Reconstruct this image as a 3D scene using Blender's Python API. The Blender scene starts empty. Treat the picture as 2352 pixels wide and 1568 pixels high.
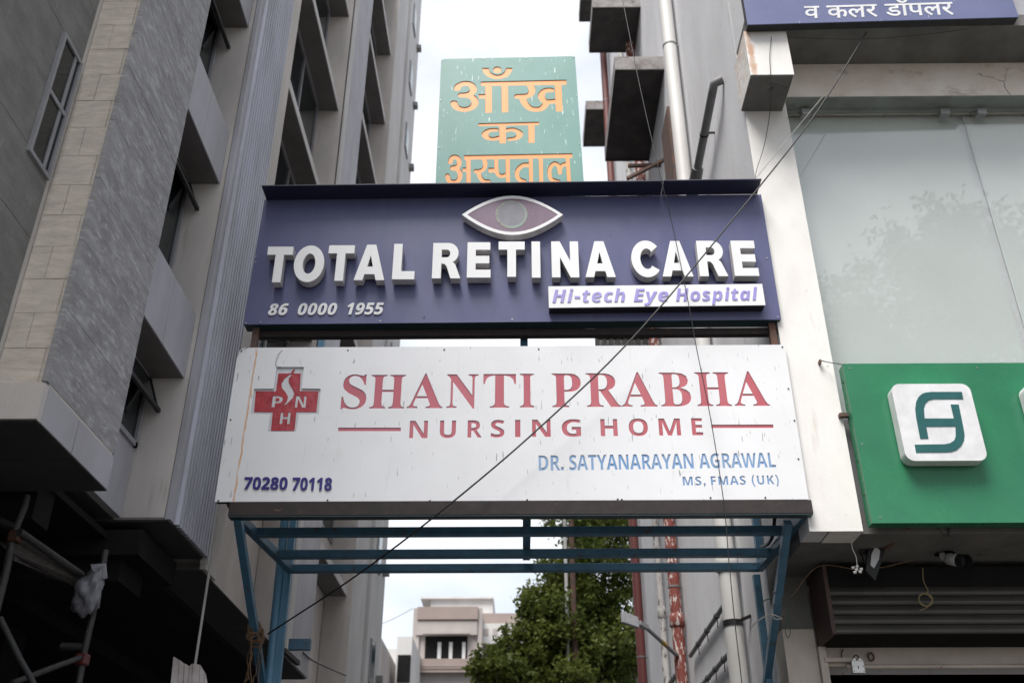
import bpy, math, random, json
from mathutils import Vector, Matrix
random.seed(7)
SC = bpy.context.scene
COL = SC.collection

# ------------------------------------------------------------------ camera
PITCH, YAW, ROLL = 0.51733, 0.009555, -0.000855
cp, sp, cy, sy = math.cos(PITCH), math.sin(PITCH), math.cos(YAW), math.sin(YAW)
FWD = Vector((-sy * cp, cy * cp, sp)); RT = Vector((cy, sy, 0)); UP = RT.cross(FWD)
RT, UP = RT * math.cos(ROLL) + UP * math.sin(ROLL), -RT * math.sin(ROLL) + UP * math.cos(ROLL)
EYE = Vector((0, 0, 1.6))
cam = bpy.data.cameras.new('camera'); cam.lens = 35.0; cam.sensor_width = 36.0
cam.lens = 36.0 * 2287 / 2352
cam.clip_start = 0.1; cam.clip_end = 2000
cam.dof.use_dof = True; cam.dof.focus_distance = 10.1; cam.dof.aperture_fstop = 1.4
co = bpy.data.objects.new('camera', cam); COL.objects.link(co)
M = Matrix((RT, UP, -FWD)).transposed().to_4x4(); M.translation = EYE
co.matrix_world = M
SC.camera = co

# ------------------------------------------------------------------ sky, sun, exposure
SUN_EL, SUN_AZ = math.radians(60), math.radians(206)   # azimuth from +Y clockwise: behind the camera, a little left
w = bpy.data.worlds.new('World'); SC.world = w; w.use_nodes = True
nt = w.node_tree; N = nt.nodes; N.clear()
out = N.new('ShaderNodeOutputWorld'); bg = N.new('ShaderNodeBackground'); bg.inputs[1].default_value = 0.1
sky = N.new('ShaderNodeTexSky'); sky.sky_type = 'NISHITA'; sky.sun_disc = False
sky.sun_elevation = SUN_EL; sky.sun_rotation = SUN_AZ; sky.air_density = 1.0; sky.dust_density = 1.5
tc = N.new('ShaderNodeTexCoord'); mp = N.new('ShaderNodeMapping'); mp.inputs['Scale'].default_value = (1, 1, 1.8)
cl = N.new('ShaderNodeTexNoise'); cl.inputs['Scale'].default_value = 2.6; cl.inputs['Detail'].default_value = 7; cl.inputs['Roughness'].default_value = .5
cr = N.new('ShaderNodeValToRGB'); cr.color_ramp.elements[0].position = .34; cr.color_ramp.elements[1].position = .56
cr.color_ramp.elements[0].color = (.32, .32, .32, 1)
mx = N.new('ShaderNodeMix'); mx.data_type = 'RGBA'
mx.inputs['B'].default_value = (6.0, 6.2, 6.5, 1)
nt.links.new(tc.outputs['Generated'], mp.inputs['Vector']); nt.links.new(mp.outputs[0], cl.inputs['Vector'])
nt.links.new(cl.outputs['Fac'], cr.inputs[0]); nt.links.new(cr.outputs[0], mx.inputs['Factor'])
nt.links.new(sky.outputs[0], mx.inputs['A']); nt.links.new(mx.outputs['Result'], bg.inputs[0]); nt.links.new(bg.outputs[0], out.inputs[0])
sl = bpy.data.lights.new('sun', 'SUN'); sl.energy = 3.0; sl.angle = math.radians(32); sl.color = (1, .97, .93)
so = bpy.data.objects.new('sun', sl); COL.objects.link(so)
sd = Vector((math.sin(SUN_AZ) * math.cos(SUN_EL), math.cos(SUN_AZ) * math.cos(SUN_EL), math.sin(SUN_EL)))
so.rotation_euler = sd.to_track_quat('Z', 'Y').to_euler(); so.location = (0, -5, 30)
vs = SC.view_settings; vs.view_transform = 'Standard'; vs.look = 'None'; vs.gamma = 1; vs.use_curve_mapping = False; vs.exposure = 0.9
SC.cycles.max_bounces = 8; SC.cycles.transparent_max_bounces = 12; SC.cycles.use_denoising = True

# ------------------------------------------------------------------ helpers
def at(x, y, ax, v):
    d = RT * (x - 1176) + UP * (784 - y) + FWD * 2287
    i = 'xyz'.index(ax); t = (v - EYE[i]) / d[i]
    return EYE + d * t
LOC = {}
def tag(o, label=None, cat=None, group=None, kind=None):
    if label: o['label'] = label
    if cat: o['category'] = cat
    if group: o['group'] = group
    if kind: o['kind'] = kind
    return o
def thing(name, label, cat, loc=(0, 0, 0), group=None):
    o = bpy.data.objects.new(name, None); COL.objects.link(o); o.location = loc; o.empty_display_size = .2
    LOC[o.name] = Vector(loc); return tag(o, label, cat, group)
class MB:
    def __init__(s): s.v = []; s.f = []; s.sm = []
    def add(s, vs, fs, smooth=False):
        b = len(s.v); s.v += [Vector(p) for p in vs]; s.f += [tuple(i + b for i in f) for f in fs]; s.sm += [smooth] * len(fs); return s
    def box(s, a, b):
        x0, x1 = sorted((a[0], b[0])); y0, y1 = sorted((a[1], b[1])); z0, z1 = sorted((a[2], b[2]))
        return s.add([(x0, y0, z0), (x1, y0, z0), (x1, y1, z0), (x0, y1, z0), (x0, y0, z1), (x1, y0, z1), (x1, y1, z1), (x0, y1, z1)],
                     [(0, 3, 2, 1), (4, 5, 6, 7), (0, 1, 5, 4), (1, 2, 6, 5), (2, 3, 7, 6), (3, 0, 4, 7)])
    def bar(s, p, q, w, h=None, up=(0, 0, 1)):
        p = Vector(p); q = Vector(q); h = h or w; d = (q - p).normalized(); u = Vector(up)
        if abs(d.dot(u)) > .95: u = Vector((0, 1, 0))
        r = d.cross(u).normalized(); u = r.cross(d)
        c = [(-1, -1), (1, -1), (1, 1), (-1, 1)]
        vs = [p + r * a * w / 2 + u * b * h / 2 for a, b in c] + [q + r * a * w / 2 + u * b * h / 2 for a, b in c]
        return s.add(vs, [(3, 2, 1, 0), (4, 5, 6, 7), (0, 1, 5, 4), (1, 2, 6, 5), (2, 3, 7, 6), (3, 0, 4, 7)])
    def tube(s, pts, r, n=10, cap=True):
        pts = [Vector(p) for p in pts]; rs = r if isinstance(r, (list, tuple)) else [r] * len(pts)
        vs = []; fs = []; prev = None
        for i, p in enumerate(pts):
            d = (pts[min(i + 1, len(pts) - 1)] - pts[max(i - 1, 0)]).normalized()
            if prev is None:
                a = Vector((0, 0, 1)) if abs(d.z) < .9 else Vector((1, 0, 0)); prev = d.cross(a).normalized()
            u = (prev - d * prev.dot(d)).normalized(); prev = u; v = d.cross(u)
            for k in range(n):
                t = 2 * math.pi * k / n; vs.append(p + (u * math.cos(t) + v * math.sin(t)) * rs[i])
        for i in range(len(pts) - 1):
            for k in range(n): fs.append((i * n + k, i * n + (k + 1) % n, (i + 1) * n + (k + 1) % n, (i + 1) * n + k))
        s.add(vs, fs, True)
        if cap: s.add(vs[:n], [tuple(range(n))[::-1]]); s.add(vs[-n:], [tuple(range(n))])
        return s
    def quad(s, *p): return s.add(p, [tuple(range(len(p)))])
    def build(s, name, m, parent=None, bevel=0):
        me = bpy.data.meshes.new(name); L = LOC.get(parent.name, Vector()) if parent else Vector()
        me.from_pydata([tuple(v - L) for v in s.v], [], s.f); me.materials.append(m)
        me.polygons.foreach_set('use_smooth', s.sm); me.update()
        o = bpy.data.objects.new(name, me); COL.objects.link(o)
        if parent: o.parent = parent
        LOC[o.name] = L
        if bevel:
            b = o.modifiers.new('bevel', 'BEVEL'); b.width = bevel; b.segments = 2; b.limit_method = 'ANGLE'; b.angle_limit = .6
        return o
def box(name, a, b, m, parent=None, bevel=0): return MB().box(a, b).build(name, m, parent, bevel)
def sheet(name, loops, y, th, m, parent=None, bev=0, grow=0):
    """loops of (X, Z); front face on plane y, going back th; inner loops are holes"""
    c = bpy.data.curves.new('c', 'CURVE'); c.dimensions = '2D'; c.fill_mode = 'BOTH'; c.extrude = th / 2; c.offset = grow
    if bev: c.bevel_depth = bev; c.bevel_resolution = 1; c.offset = -bev
    for L in loops:
        sp_ = c.splines.new('POLY'); sp_.points.add(len(L) - 1)
        for i, p in enumerate(L): sp_.points[i].co = (p[0], p[1], 0, 1)
        sp_.use_cyclic_u = True
    o = bpy.data.objects.new('c', c); COL.objects.link(o)
    dg = bpy.context.evaluated_depsgraph_get(); me = bpy.data.meshes.new_from_object(o.evaluated_get(dg))
    bpy.data.objects.remove(o); bpy.data.curves.remove(c)
    L = LOC.get(parent.name, Vector()) if parent else Vector()
    for v in me.vertices:
        x, z, d = v.co; v.co = Vector((x, y + th / 2 - d, z)) - L
    me.name = name; me.materials.clear(); me.materials.append(m)
    for p in me.polygons: p.use_smooth = False
    me.update(); ob = bpy.data.objects.new(name, me); COL.objects.link(ob)
    if parent: ob.parent = parent
    LOC[ob.name] = L
    return ob
def XZ(pts, y): return [(lambda p: (p.x, p.z))(at(a, b, 'y', y)) for a, b in pts]
def struct(o): o['kind'] = 'structure'; return o

# ------------------------------------------------------------------ materials
def mat(name, c, rough=.7, c2=None, scale=6, stretch=(1, 1, 1), amt=.5, bump=0, bscale=40, metal=0, spec=.5, coat=0,
        stain=None, sscale=3, sstretch=(6, 6, .7), slo=.58, shi=.7, speck=None, spscale=60, splo=.62, spstretch=(1, 1, 1), ior=1.5):
    m = bpy.data.materials.new(name); m.use_nodes = True; t = m.node_tree; n = t.nodes; l = t.links; b = n['Principled BSDF']
    b.inputs['Roughness'].default_value = rough; b.inputs['Metallic'].default_value = metal
    b.inputs['Specular IOR Level'].default_value = spec; b.inputs['Coat Weight'].default_value = coat; b.inputs['Coat Roughness'].default_value = .08
    b.inputs['IOR'].default_value = ior
    g = n.new('ShaderNodeNewGeometry')
    def noise(sc, st, det=6, ro=.6):
        mpn = n.new('ShaderNodeMapping'); mpn.inputs['Scale'].default_value = st; l.new(g.outputs['Position'], mpn.inputs[0])
        x = n.new('ShaderNodeTexNoise'); x.inputs['Scale'].default_value = sc; x.inputs['Detail'].default_value = det; x.inputs['Roughness'].default_value = ro
        l.new(mpn.outputs[0], x.inputs[0]); return x.outputs['Fac']
    def ramp(src, lo, hi, top=1.):
        r = n.new('ShaderNodeMapRange'); r.inputs['From Min'].default_value = lo; r.inputs['From Max'].default_value = hi; r.inputs['To Max'].default_value = top
        l.new(src, r.inputs[0]); return r.outputs[0]
    def mixc(f, a, bb):
        x = n.new('ShaderNodeMix'); x.data_type = 'RGBA'; l.new(f, x.inputs['Factor'])
        if isinstance(a, tuple): x.inputs['A'].default_value = (*a, 1)
        else: l.new(a, x.inputs['A'])
        x.inputs['B'].default_value = (*bb, 1); return x.outputs['Result']
    c2 = c2 or tuple(v * .78 for v in c)
    cur = mixc(ramp(noise(scale, stretch), .35, .65, amt * 1.6 if amt < .6 else 1), c, c2)
    if stain: cur = mixc(ramp(noise(sscale, sstretch, 8, .65), slo, shi), cur, stain)
    if speck: cur = mixc(ramp(noise(spscale, spstretch, 3, .5), splo, splo + .03), cur, speck)
    l.new(cur, b.inputs['Base Color'])
    rr = n.new('ShaderNodeMapRange'); rr.inputs['To Min'].default_value = max(.02, rough * .8); rr.inputs['To Max'].default_value = min(1, rough * 1.2)
    l.new(noise(scale * 2.3, (1, 1, 1)), rr.inputs[0]); l.new(rr.outputs[0], b.inputs['Roughness'])
    if bump:
        bn = n.new('ShaderNodeBump'); bn.inputs['Strength'].default_value = bump; bn.inputs['Distance'].default_value = .02
        l.new(noise(bscale, stretch, 5), bn.inputs['Height']); l.new(bn.outputs[0], b.inputs['Normal'])
    m['cur'] = 0
    return m
def add_line_stain(m, p, q, width, col, gap=.35):
    """a narrow run of rust between two points of the board (X, Z), wavering and broken"""
    t = m.node_tree; n = t.nodes; l = t.links; b = n['Principled BSDF']; src = b.inputs['Base Color'].links[0].from_socket
    g = n.new('ShaderNodeNewGeometry'); s = n.new('ShaderNodeSeparateXYZ'); l.new(g.outputs['Position'], s.inputs[0])
    def ma(op, a, bb, c=None):
        x = n.new('ShaderNodeMath'); x.operation = op
        for i, v in enumerate((a, bb, c)):
            if v is None: continue
            if isinstance(v, (int, float)): x.inputs[i].default_value = v
            else: l.new(v, x.inputs[i])
        return x.outputs[0]
    k = (q[0] - p[0]) / (q[1] - p[1])
    xl = ma('ADD', ma('MULTIPLY', ma('SUBTRACT', s.outputs[2], p[1]), k), p[0])
    nz = n.new('ShaderNodeTexNoise'); nz.noise_dimensions = '1D'; nz.inputs['Scale'].default_value = 5; nz.inputs['Detail'].default_value = 5; l.new(s.outputs[2], nz.inputs['W'])
    xl = ma('ADD', xl, ma('MULTIPLY', ma('SUBTRACT', nz.outputs['Fac'], .5), .03))
    d = ma('ABSOLUTE', ma('SUBTRACT', s.outputs[0], xl), 0)
    n2 = n.new('ShaderNodeTexNoise'); n2.inputs['Scale'].default_value = 14; l.new(g.outputs['Position'], n2.inputs[0])
    wv = ma('MULTIPLY', n2.outputs['Fac'], width * 2)
    f = ma('SUBTRACT', 1, ma('DIVIDE', d, wv)); f = ma('MAXIMUM', f, 0); f = ma('MULTIPLY', ma('MINIMUM', ma('MULTIPLY', f, 1.3), .8), ma('MINIMUM', ma('MULTIPLY', nz.outputs['Fac'], 1.7), 1))
    top = ma('LESS_THAN', s.outputs[2], max(p[1], q[1])); bot = ma('GREATER_THAN', s.outputs[2], min(p[1], q[1]))
    f = ma('MULTIPLY', f, ma('MULTIPLY', top, bot))
    x = n.new('ShaderNodeMix'); x.data_type = 'RGBA'; l.new(f, x.inputs['Factor']); l.new(src, x.inputs['A']); x.inputs['B'].default_value = (*col, 1)
    l.new(x.outputs['Result'], b.inputs['Base Color'])
def cracks(m, scale=1.6, width=.012, col=(.06, .05, .045), where=.55):
    t = m.node_tree; n = t.nodes; l = t.links; b = n['Principled BSDF']; src = b.inputs['Base Color'].links[0].from_socket
    g = n.new('ShaderNodeNewGeometry'); nz = n.new('ShaderNodeTexNoise'); nz.inputs['Scale'].default_value = 5; nz.inputs['Detail'].default_value = 6; l.new(g.outputs['Position'], nz.inputs[0])
    va = n.new('ShaderNodeVectorMath'); va.operation = 'MULTIPLY_ADD'; va.inputs[1].default_value = (.35, .35, .35); l.new(nz.outputs['Color'], va.inputs[0]); l.new(g.outputs['Position'], va.inputs[2])
    vo = n.new('ShaderNodeTexVoronoi'); vo.feature = 'DISTANCE_TO_EDGE'; vo.inputs['Scale'].default_value = scale; l.new(va.outputs[0], vo.inputs[0])
    r = n.new('ShaderNodeMapRange'); r.inputs['From Min'].default_value = 0; r.inputs['From Max'].default_value = width; r.inputs['To Min'].default_value = 1; r.inputs['To Max'].default_value = 0
    l.new(vo.outputs['Distance'], r.inputs[0])
    n2 = n.new('ShaderNodeTexNoise'); n2.inputs['Scale'].default_value = 1.3; n2.inputs['Detail'].default_value = 3; l.new(g.outputs['Position'], n2.inputs[0])
    r2 = n.new('ShaderNodeMapRange'); r2.inputs['From Min'].default_value = where; r2.inputs['From Max'].default_value = where + .06; l.new(n2.outputs['Fac'], r2.inputs[0])
    mu = n.new('ShaderNodeMath'); mu.operation = 'MULTIPLY'; l.new(r.outputs[0], mu.inputs[0]); l.new(r2.outputs[0], mu.inputs[1])
    x = n.new('ShaderNodeMix'); x.data_type = 'RGBA'; l.new(mu.outputs[0], x.inputs['Factor']); l.new(src, x.inputs['A']); x.inputs['B'].default_value = (*col, 1)
    l.new(x.outputs['Result'], b.inputs['Base Color'])
def glassmat(name, tint, ior, rough=.0):
    m = bpy.data.materials.new(name); m.use_nodes = True; t = m.node_tree; n = t.nodes; l = t.links; n.remove(n['Principled BSDF'])
    tr = n.new('ShaderNodeBsdfTransparent'); tr.inputs[0].default_value = (*tint, 1); gl = n.new('ShaderNodeBsdfGlossy'); gl.inputs['Roughness'].default_value = rough
    lw = n.new('ShaderNodeLayerWeight'); po = n.new('ShaderNodeMath'); po.operation = 'POWER'; po.inputs[1].default_value = 4; l.new(lw.outputs['Facing'], po.inputs[0])
    fr = n.new('ShaderNodeMapRange'); fr.inputs['To Min'].default_value = ((ior - 1) / (ior + 1)) ** 2; l.new(po.outputs[0], fr.inputs[0]); ms = n.new('ShaderNodeMixShader')
    l.new(fr.outputs[0], ms.inputs[0]); l.new(tr.outputs[0], ms.inputs[1]); l.new(gl.outputs[0], ms.inputs[2]); l.new(ms.outputs[0], n['Material Output'].inputs[0]); return m

m_stone = mat('grey split stone', (.32, .315, .325), .75, (.22, .215, .22), 5, (1, .6, 2), .9, .6, 16, stain=(.52, .51, .52), sscale=5, sstretch=(1, 1.3, 4), slo=.50, shi=.78)
m_stone_dk = mat('dull grey stone', (.20, .195, .185), .8, (.14, .135, .13), 3, (1, 1, 2), .7, .3, 25, stain=(.27, .26, .26), sscale=3, slo=.6, shi=.75)
m_beige = mat('beige stone', (.68, .615, .53), .8, (.53, .475, .41), 5, (1, 1, 4), .9, .35, 30, stain=(.46, .37, .29), sscale=2.6, sstretch=(1, 1, 3), slo=.58, shi=.8)
m_render = mat('beige render', (.60, .56, .525), .85, (.48, .45, .425), 1.4, (1, 1, .5), .7, .12, 60, stain=(.34, .30, .26), sscale=1.5, slo=.6, shi=.8)
m_panel = mat('grey cladding panel', (.40, .395, .43), .5, (.31, .305, .33), 1.5, (1, 1, .5), .6)
m_corr = mat('ribbed metal', (.44, .45, .53), .45, (.33, .33, .37), 2.5, (1, 1, .35), .8, metal=.15)
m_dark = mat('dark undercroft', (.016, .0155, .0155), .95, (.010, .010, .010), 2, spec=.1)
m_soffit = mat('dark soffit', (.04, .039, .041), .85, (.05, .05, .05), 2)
m_slabdk = mat('weathered slab', (.17, .16, .155), .85, (.12, .115, .11), 2)
m_white = mat('white wall paint', (.79, .765, .735), .8, (.69, .665, .635), 1.8, (1, 1, .6), .7, .12, 60, stain=(.5, .44, .38), sscale=1.6, sstretch=(4, 4, .6), slo=.60, shi=.85, speck=(.25, .2, .17), spscale=22, splo=.72)
m_fascia = mat('stained fascia paint', (.80, .745, .68), .85, (.68, .60, .52), 2.2, (1, 1, 1), .8, .2, 40, stain=(.36, .28, .22), sscale=2.5, sstretch=(1, 1, 2), slo=.56, shi=.78)
cracks(m_fascia, 1.5, .012, (.07, .06, .05), .5)
m_soff2 = mat('dark stained soffit', (.17, .165, .155), .9, (.11, .105, .10), 2, (1, 1, 1), .8, .15, 40, stain=(.08, .07, .06), slo=.62, shi=.8)  # also paints the shadow at the top of the corner column
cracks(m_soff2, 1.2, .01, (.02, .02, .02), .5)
m_grey = mat('grey painted wall', (.70, .70, .72), .85, (.61, .605, .62), 1.2, (1, 1, .4), .7, .2, 30, stain=(.40, .385, .38), sscale=1.8, sstretch=(5, 5, .5), slo=.60, shi=.8, speck=(.2, .19, .18), spscale=30, splo=.71, spstretch=(1, 1, .35))
m_wsign = mat('white sign sheet', (.77, .77, .785), .32, (.72, .72, .73), 1.5, (1, 1, 1), .6, speck=(.34, .33, .34), spscale=20, splo=.665, spstretch=(2.2, 1, .28), stain=(.62, .60, .58), sscale=2, slo=.6, shi=.8)
m_bsign = mat('faded navy sign sheet', (.080, .086, .19), .34, (.105, .109, .21), 2.2, (1, 1, .5), .8, speck=(.045, .043, .10), spscale=16, splo=.70, spstretch=(1.2, 1, .6), stain=(.10, .09, .17), sscale=2, slo=.55, shi=.8)
m_hood = mat('navy hood sheet', (.012, .014, .04), .45, (.02, .02, .05), 3)
m_letter = mat('white acrylic', (.80, .80, .80), .35, (.76, .755, .75), 2, speck=(.5, .48, .45), spscale=40, splo=.74)
m_letside = mat('letter return', (.62, .61, .60), .5, (.5, .48, .47), 5, (1, 1, 1), .7, stain=(.3, .27, .25), sscale=8, sstretch=(1, 1, 1), slo=.6, shi=.8)
m_red = mat('red acrylic', (.40, .035, .055), .2, (.47, .11, .13), .55, (1, 1, 1), .8, spec=.9)  # cloud reflections and fading put into the colour as paler noise
m_redf = mat('red film', (.42, .035, .045), .25, (.30, .02, .03), 9, (1, 1, 1), .8, .25, 14, spec=.8)
m_bluel = mat('blue acrylic', (.09, .25, .52), .2, (.26, .38, .56), .7, (1, 1, 1), .8, spec=.9)  # pale patches: fading plus cloud reflection mixed into the colour
m_navy = mat('navy digit', (.028, .018, .19), .35)
m_lilac = mat('faded lilac', (.26, .22, .58), .4, (.36, .33, .62), 1.2, (1, 1, 1), .9)
m_gboard = mat('green board sheet', (.115, .265, .23), .45, (.14, .295, .26), 2, (1, 1, 1), .6, speck=(.55, .66, .6), spscale=20, splo=.68, spstretch=(2.4, 1, .3))
m_orange = mat('orange acrylic', (.93, .34, .10), .35, (.90, .37, .13), 2)
m_shop = mat('green shop fascia', (.03, .20, .095), .28, (.027, .165, .085), 1.3, (1, 1, 1), .8, spec=.7, speck=(.02, .1, .06), spscale=25, splo=.76)
m_teal = mat('dark teal print', (.018, .105, .105), .4)
m_tsign = mat('pale purple sheet', (.13, .145, .275), .35, (.105, .12, .235), 1.5, (1, 1, 1), .7, speck=(.4, .4, .5), spscale=16, splo=.70, spstretch=(2, 1, .5))
m_plastic = mat('white plastic', (.72, .72, .73), .4)
m_pale = mat('clouded plastic', (.60, .61, .63), .25, (.52, .53, .55), 3)
m_purple = mat('aged purple film', (.13, .075, .12), .4, (.18, .115, .17), 3, (1, 1, .4), .8, speck=(.5, .45, .4), spscale=45, splo=.74)
m_iris = mat('grey iris film', (.16, .16, .19), .5, (.2, .2, .22), 12)
m_ring = mat('peeling ring film', (.33, .32, .24), .6, (.16, .16, .19), 30, (1, 1, 1), .9, stain=(.24, .31, .27), sscale=3, sstretch=(1, 1, 1), slo=.5, shi=.6)
m_blue = mat('blue steel paint', (.065, .17, .26), .45, (.045, .12, .19), 5, (1, 1, 1), .8, .08, 60, stain=(.09, .06, .045), sscale=9, sstretch=(1, 1, 1), slo=.58, shi=.68)
m_bluelt = mat('light blue paint', (.12, .28, .42), .45, (.09, .22, .34), 4, (1, 1, .3), .8, stain=(.05, .10, .15), sscale=6, slo=.62, shi=.75)
m_tealdk = mat('dark teal steel', (.02, .05, .06), .5)
m_brown = mat('brown oxide steel', (.028, .019, .018), .75, (.019, .014, .014), 6, (1, 1, 1), .8, .15, 60, stain=(.2, .10, .05), sscale=7, sstretch=(1, 1, 3), slo=.64, shi=.76)
m_rust = mat('rusty post', (.14, .07, .045), .8, (.07, .05, .045), 9, (1, 1, 1), .8, .3, 60)
m_wpipe = mat('white pvc', (.66, .65, .63), .5, (.58, .56, .54), 2, (1, 1, .4), .8, stain=(.42, .38, .33), sscale=4, sstretch=(2, 2, .4), slo=.6, shi=.8)
m_gpipe = mat('grey pvc', (.20, .20, .205), .5, (.15, .15, .15), 5)
m_peelr = mat('peeling red pipe', (.24, .055, .04), .7, (.17, .04, .03), 5, (1, 1, 1), .8, .3, 30, stain=(.60, .55, .52), sscale=15, sstretch=(1.6, 1.6, .5), slo=.545, shi=.56)
m_peelw = mat('peeling white pipe', (.58, .56, .54), .7, (.5, .47, .45), 5, (1, 1, 1), .8, .3, 30, stain=(.10, .085, .075), sscale=12, sstretch=(1.6, 1.6, .5), slo=.57, shi=.585)
m_redp = mat('oxide red pipe', (.15, .042, .035), .55, (.12, .03, .028), 4, (1, 1, .3), .8)
m_black = mat('black cable', (.012, .012, .013), .5)
m_cablew = mat('grey cable', (.42, .41, .39), .6)
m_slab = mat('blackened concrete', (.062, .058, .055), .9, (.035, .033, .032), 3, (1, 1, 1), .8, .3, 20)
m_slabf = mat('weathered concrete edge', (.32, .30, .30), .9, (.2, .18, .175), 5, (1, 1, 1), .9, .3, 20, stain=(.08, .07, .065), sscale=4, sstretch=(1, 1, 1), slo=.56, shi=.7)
m_win = mat('dark window glass', (.010, .014, .016), .06, (.016, .02, .022), 1.5, (1, 1, 1), .5, spec=.35)
m_alu = mat('window aluminium', (.28, .28, .30), .45)
m_rope = mat('jute rope', (.20, .12, .07), .95, (.12, .07, .04), 30)
m_steel = mat('galvanised steel', (.40, .40, .41), .4, (.3, .3, .3), 8, metal=.6)
m_chrome = mat('padlock steel', (.55, .54, .52), .3, (.45, .44, .42), 20, metal=.7)
m_backer = mat('milky board', (.68, .70, .69), .55, (.64, .665, .65), .9, (1, 1, 1), .6)
m_board = mat('grey green rail paint', (.26, .285, .265), .8, (.2, .215, .2), 3, (1, 1, 1), .8, .15, 40, stain=(.09, .09, .08), sscale=4, sstretch=(1, 1, 3), slo=.6, shi=.8)
m_glass = glassmat('green tinted glass', (.955, .965, .96), 1.6)
m_slat = mat('shutter slat steel', (.075, .07, .062), .45, (.05, .047, .042), 4, (.3, 1, 1), .8, metal=.3)
m_hoodbr = mat('brown shutter hood', (.06, .03, .024), .6)
m_cream = mat('cream enamel', (.52, .46, .40), .55, (.43, .37, .32), 3, (1, 1, 1), .8, speck=(.16, .06, .03), spscale=26, splo=.70, stain=(.36, .28, .22), sscale=3, slo=.62, shi=.8)
m_far1 = mat('mauve beige render', (.40, .36, .34), .9, (.34, .305, .29), 1, (1, 1, .5), .7)
m_far2 = mat('brown band render', (.29, .235, .21), .9, (.25, .20, .18), 1)
m_far3 = mat('pale render', (.62, .61, .60), .9, (.52, .51, .50), 1.2, (1, 1, .4), .8)
m_brick = mat('brick brown', (.25, .15, .11), .9)
m_leaf = mat('leaf', (.17, .20, .04), .55, (.085, .12, .025), .8, (1, 1, 1), .9, spec=.3)
def leafy(m):
    t = m.node_tree; n = t.nodes; l = t.links; b = n['Principled BSDF']; tr = n.new('ShaderNodeBsdfTranslucent'); x = n.new('ShaderNodeMixShader'); x.inputs[0].default_value = .4
    l.new(b.inputs['Base Color'].links[0].from_socket, tr.inputs[0]); l.new(b.outputs[0], x.inputs[1]); l.new(tr.outputs[0], x.inputs[2]); l.new(x.outputs[0], n['Material Output'].inputs[0])
leafy(m_leaf)
m_leaf2 = mat('dark leaf', (.045, .075, .02), .55, (.03, .05, .015), .8, (1, 1, 1), .9, spec=.3)
m_bark = mat('bark', (.12, .09, .07), .95, (.08, .06, .05), 12, bump=.5)
m_road = mat('asphalt', (.055, .055, .056), .9, (.045, .045, .045), 4, bump=.3)
m_ground = mat('dusty ground', (.10, .09, .08), .95, (.07, .065, .055), 2, bump=.3)
m_pave = mat('paving', (.22, .21, .2), .9)
m_scaf = mat('weathered scaffold pipe', (.03, .029, .028), .6, (.016, .015, .014), 14, (1, 1, 1), .9, stain=(.24, .235, .225), sscale=9, sstretch=(1, 1, 1), slo=.64, shi=.7)
m_wood = mat('grey timber', (.07, .062, .056), .95, (.035, .03, .028), 14, (4, .6, 4), .9)
m_bag = mat('white plastic bag', (.16, .16, .175), .4, (.10, .10, .115), 8)
m_clampr = mat('red coupler', (.08, .008, .006), .5)
m_clampo = mat('orange coupler', (.05, .016, .006), .6)

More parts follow.
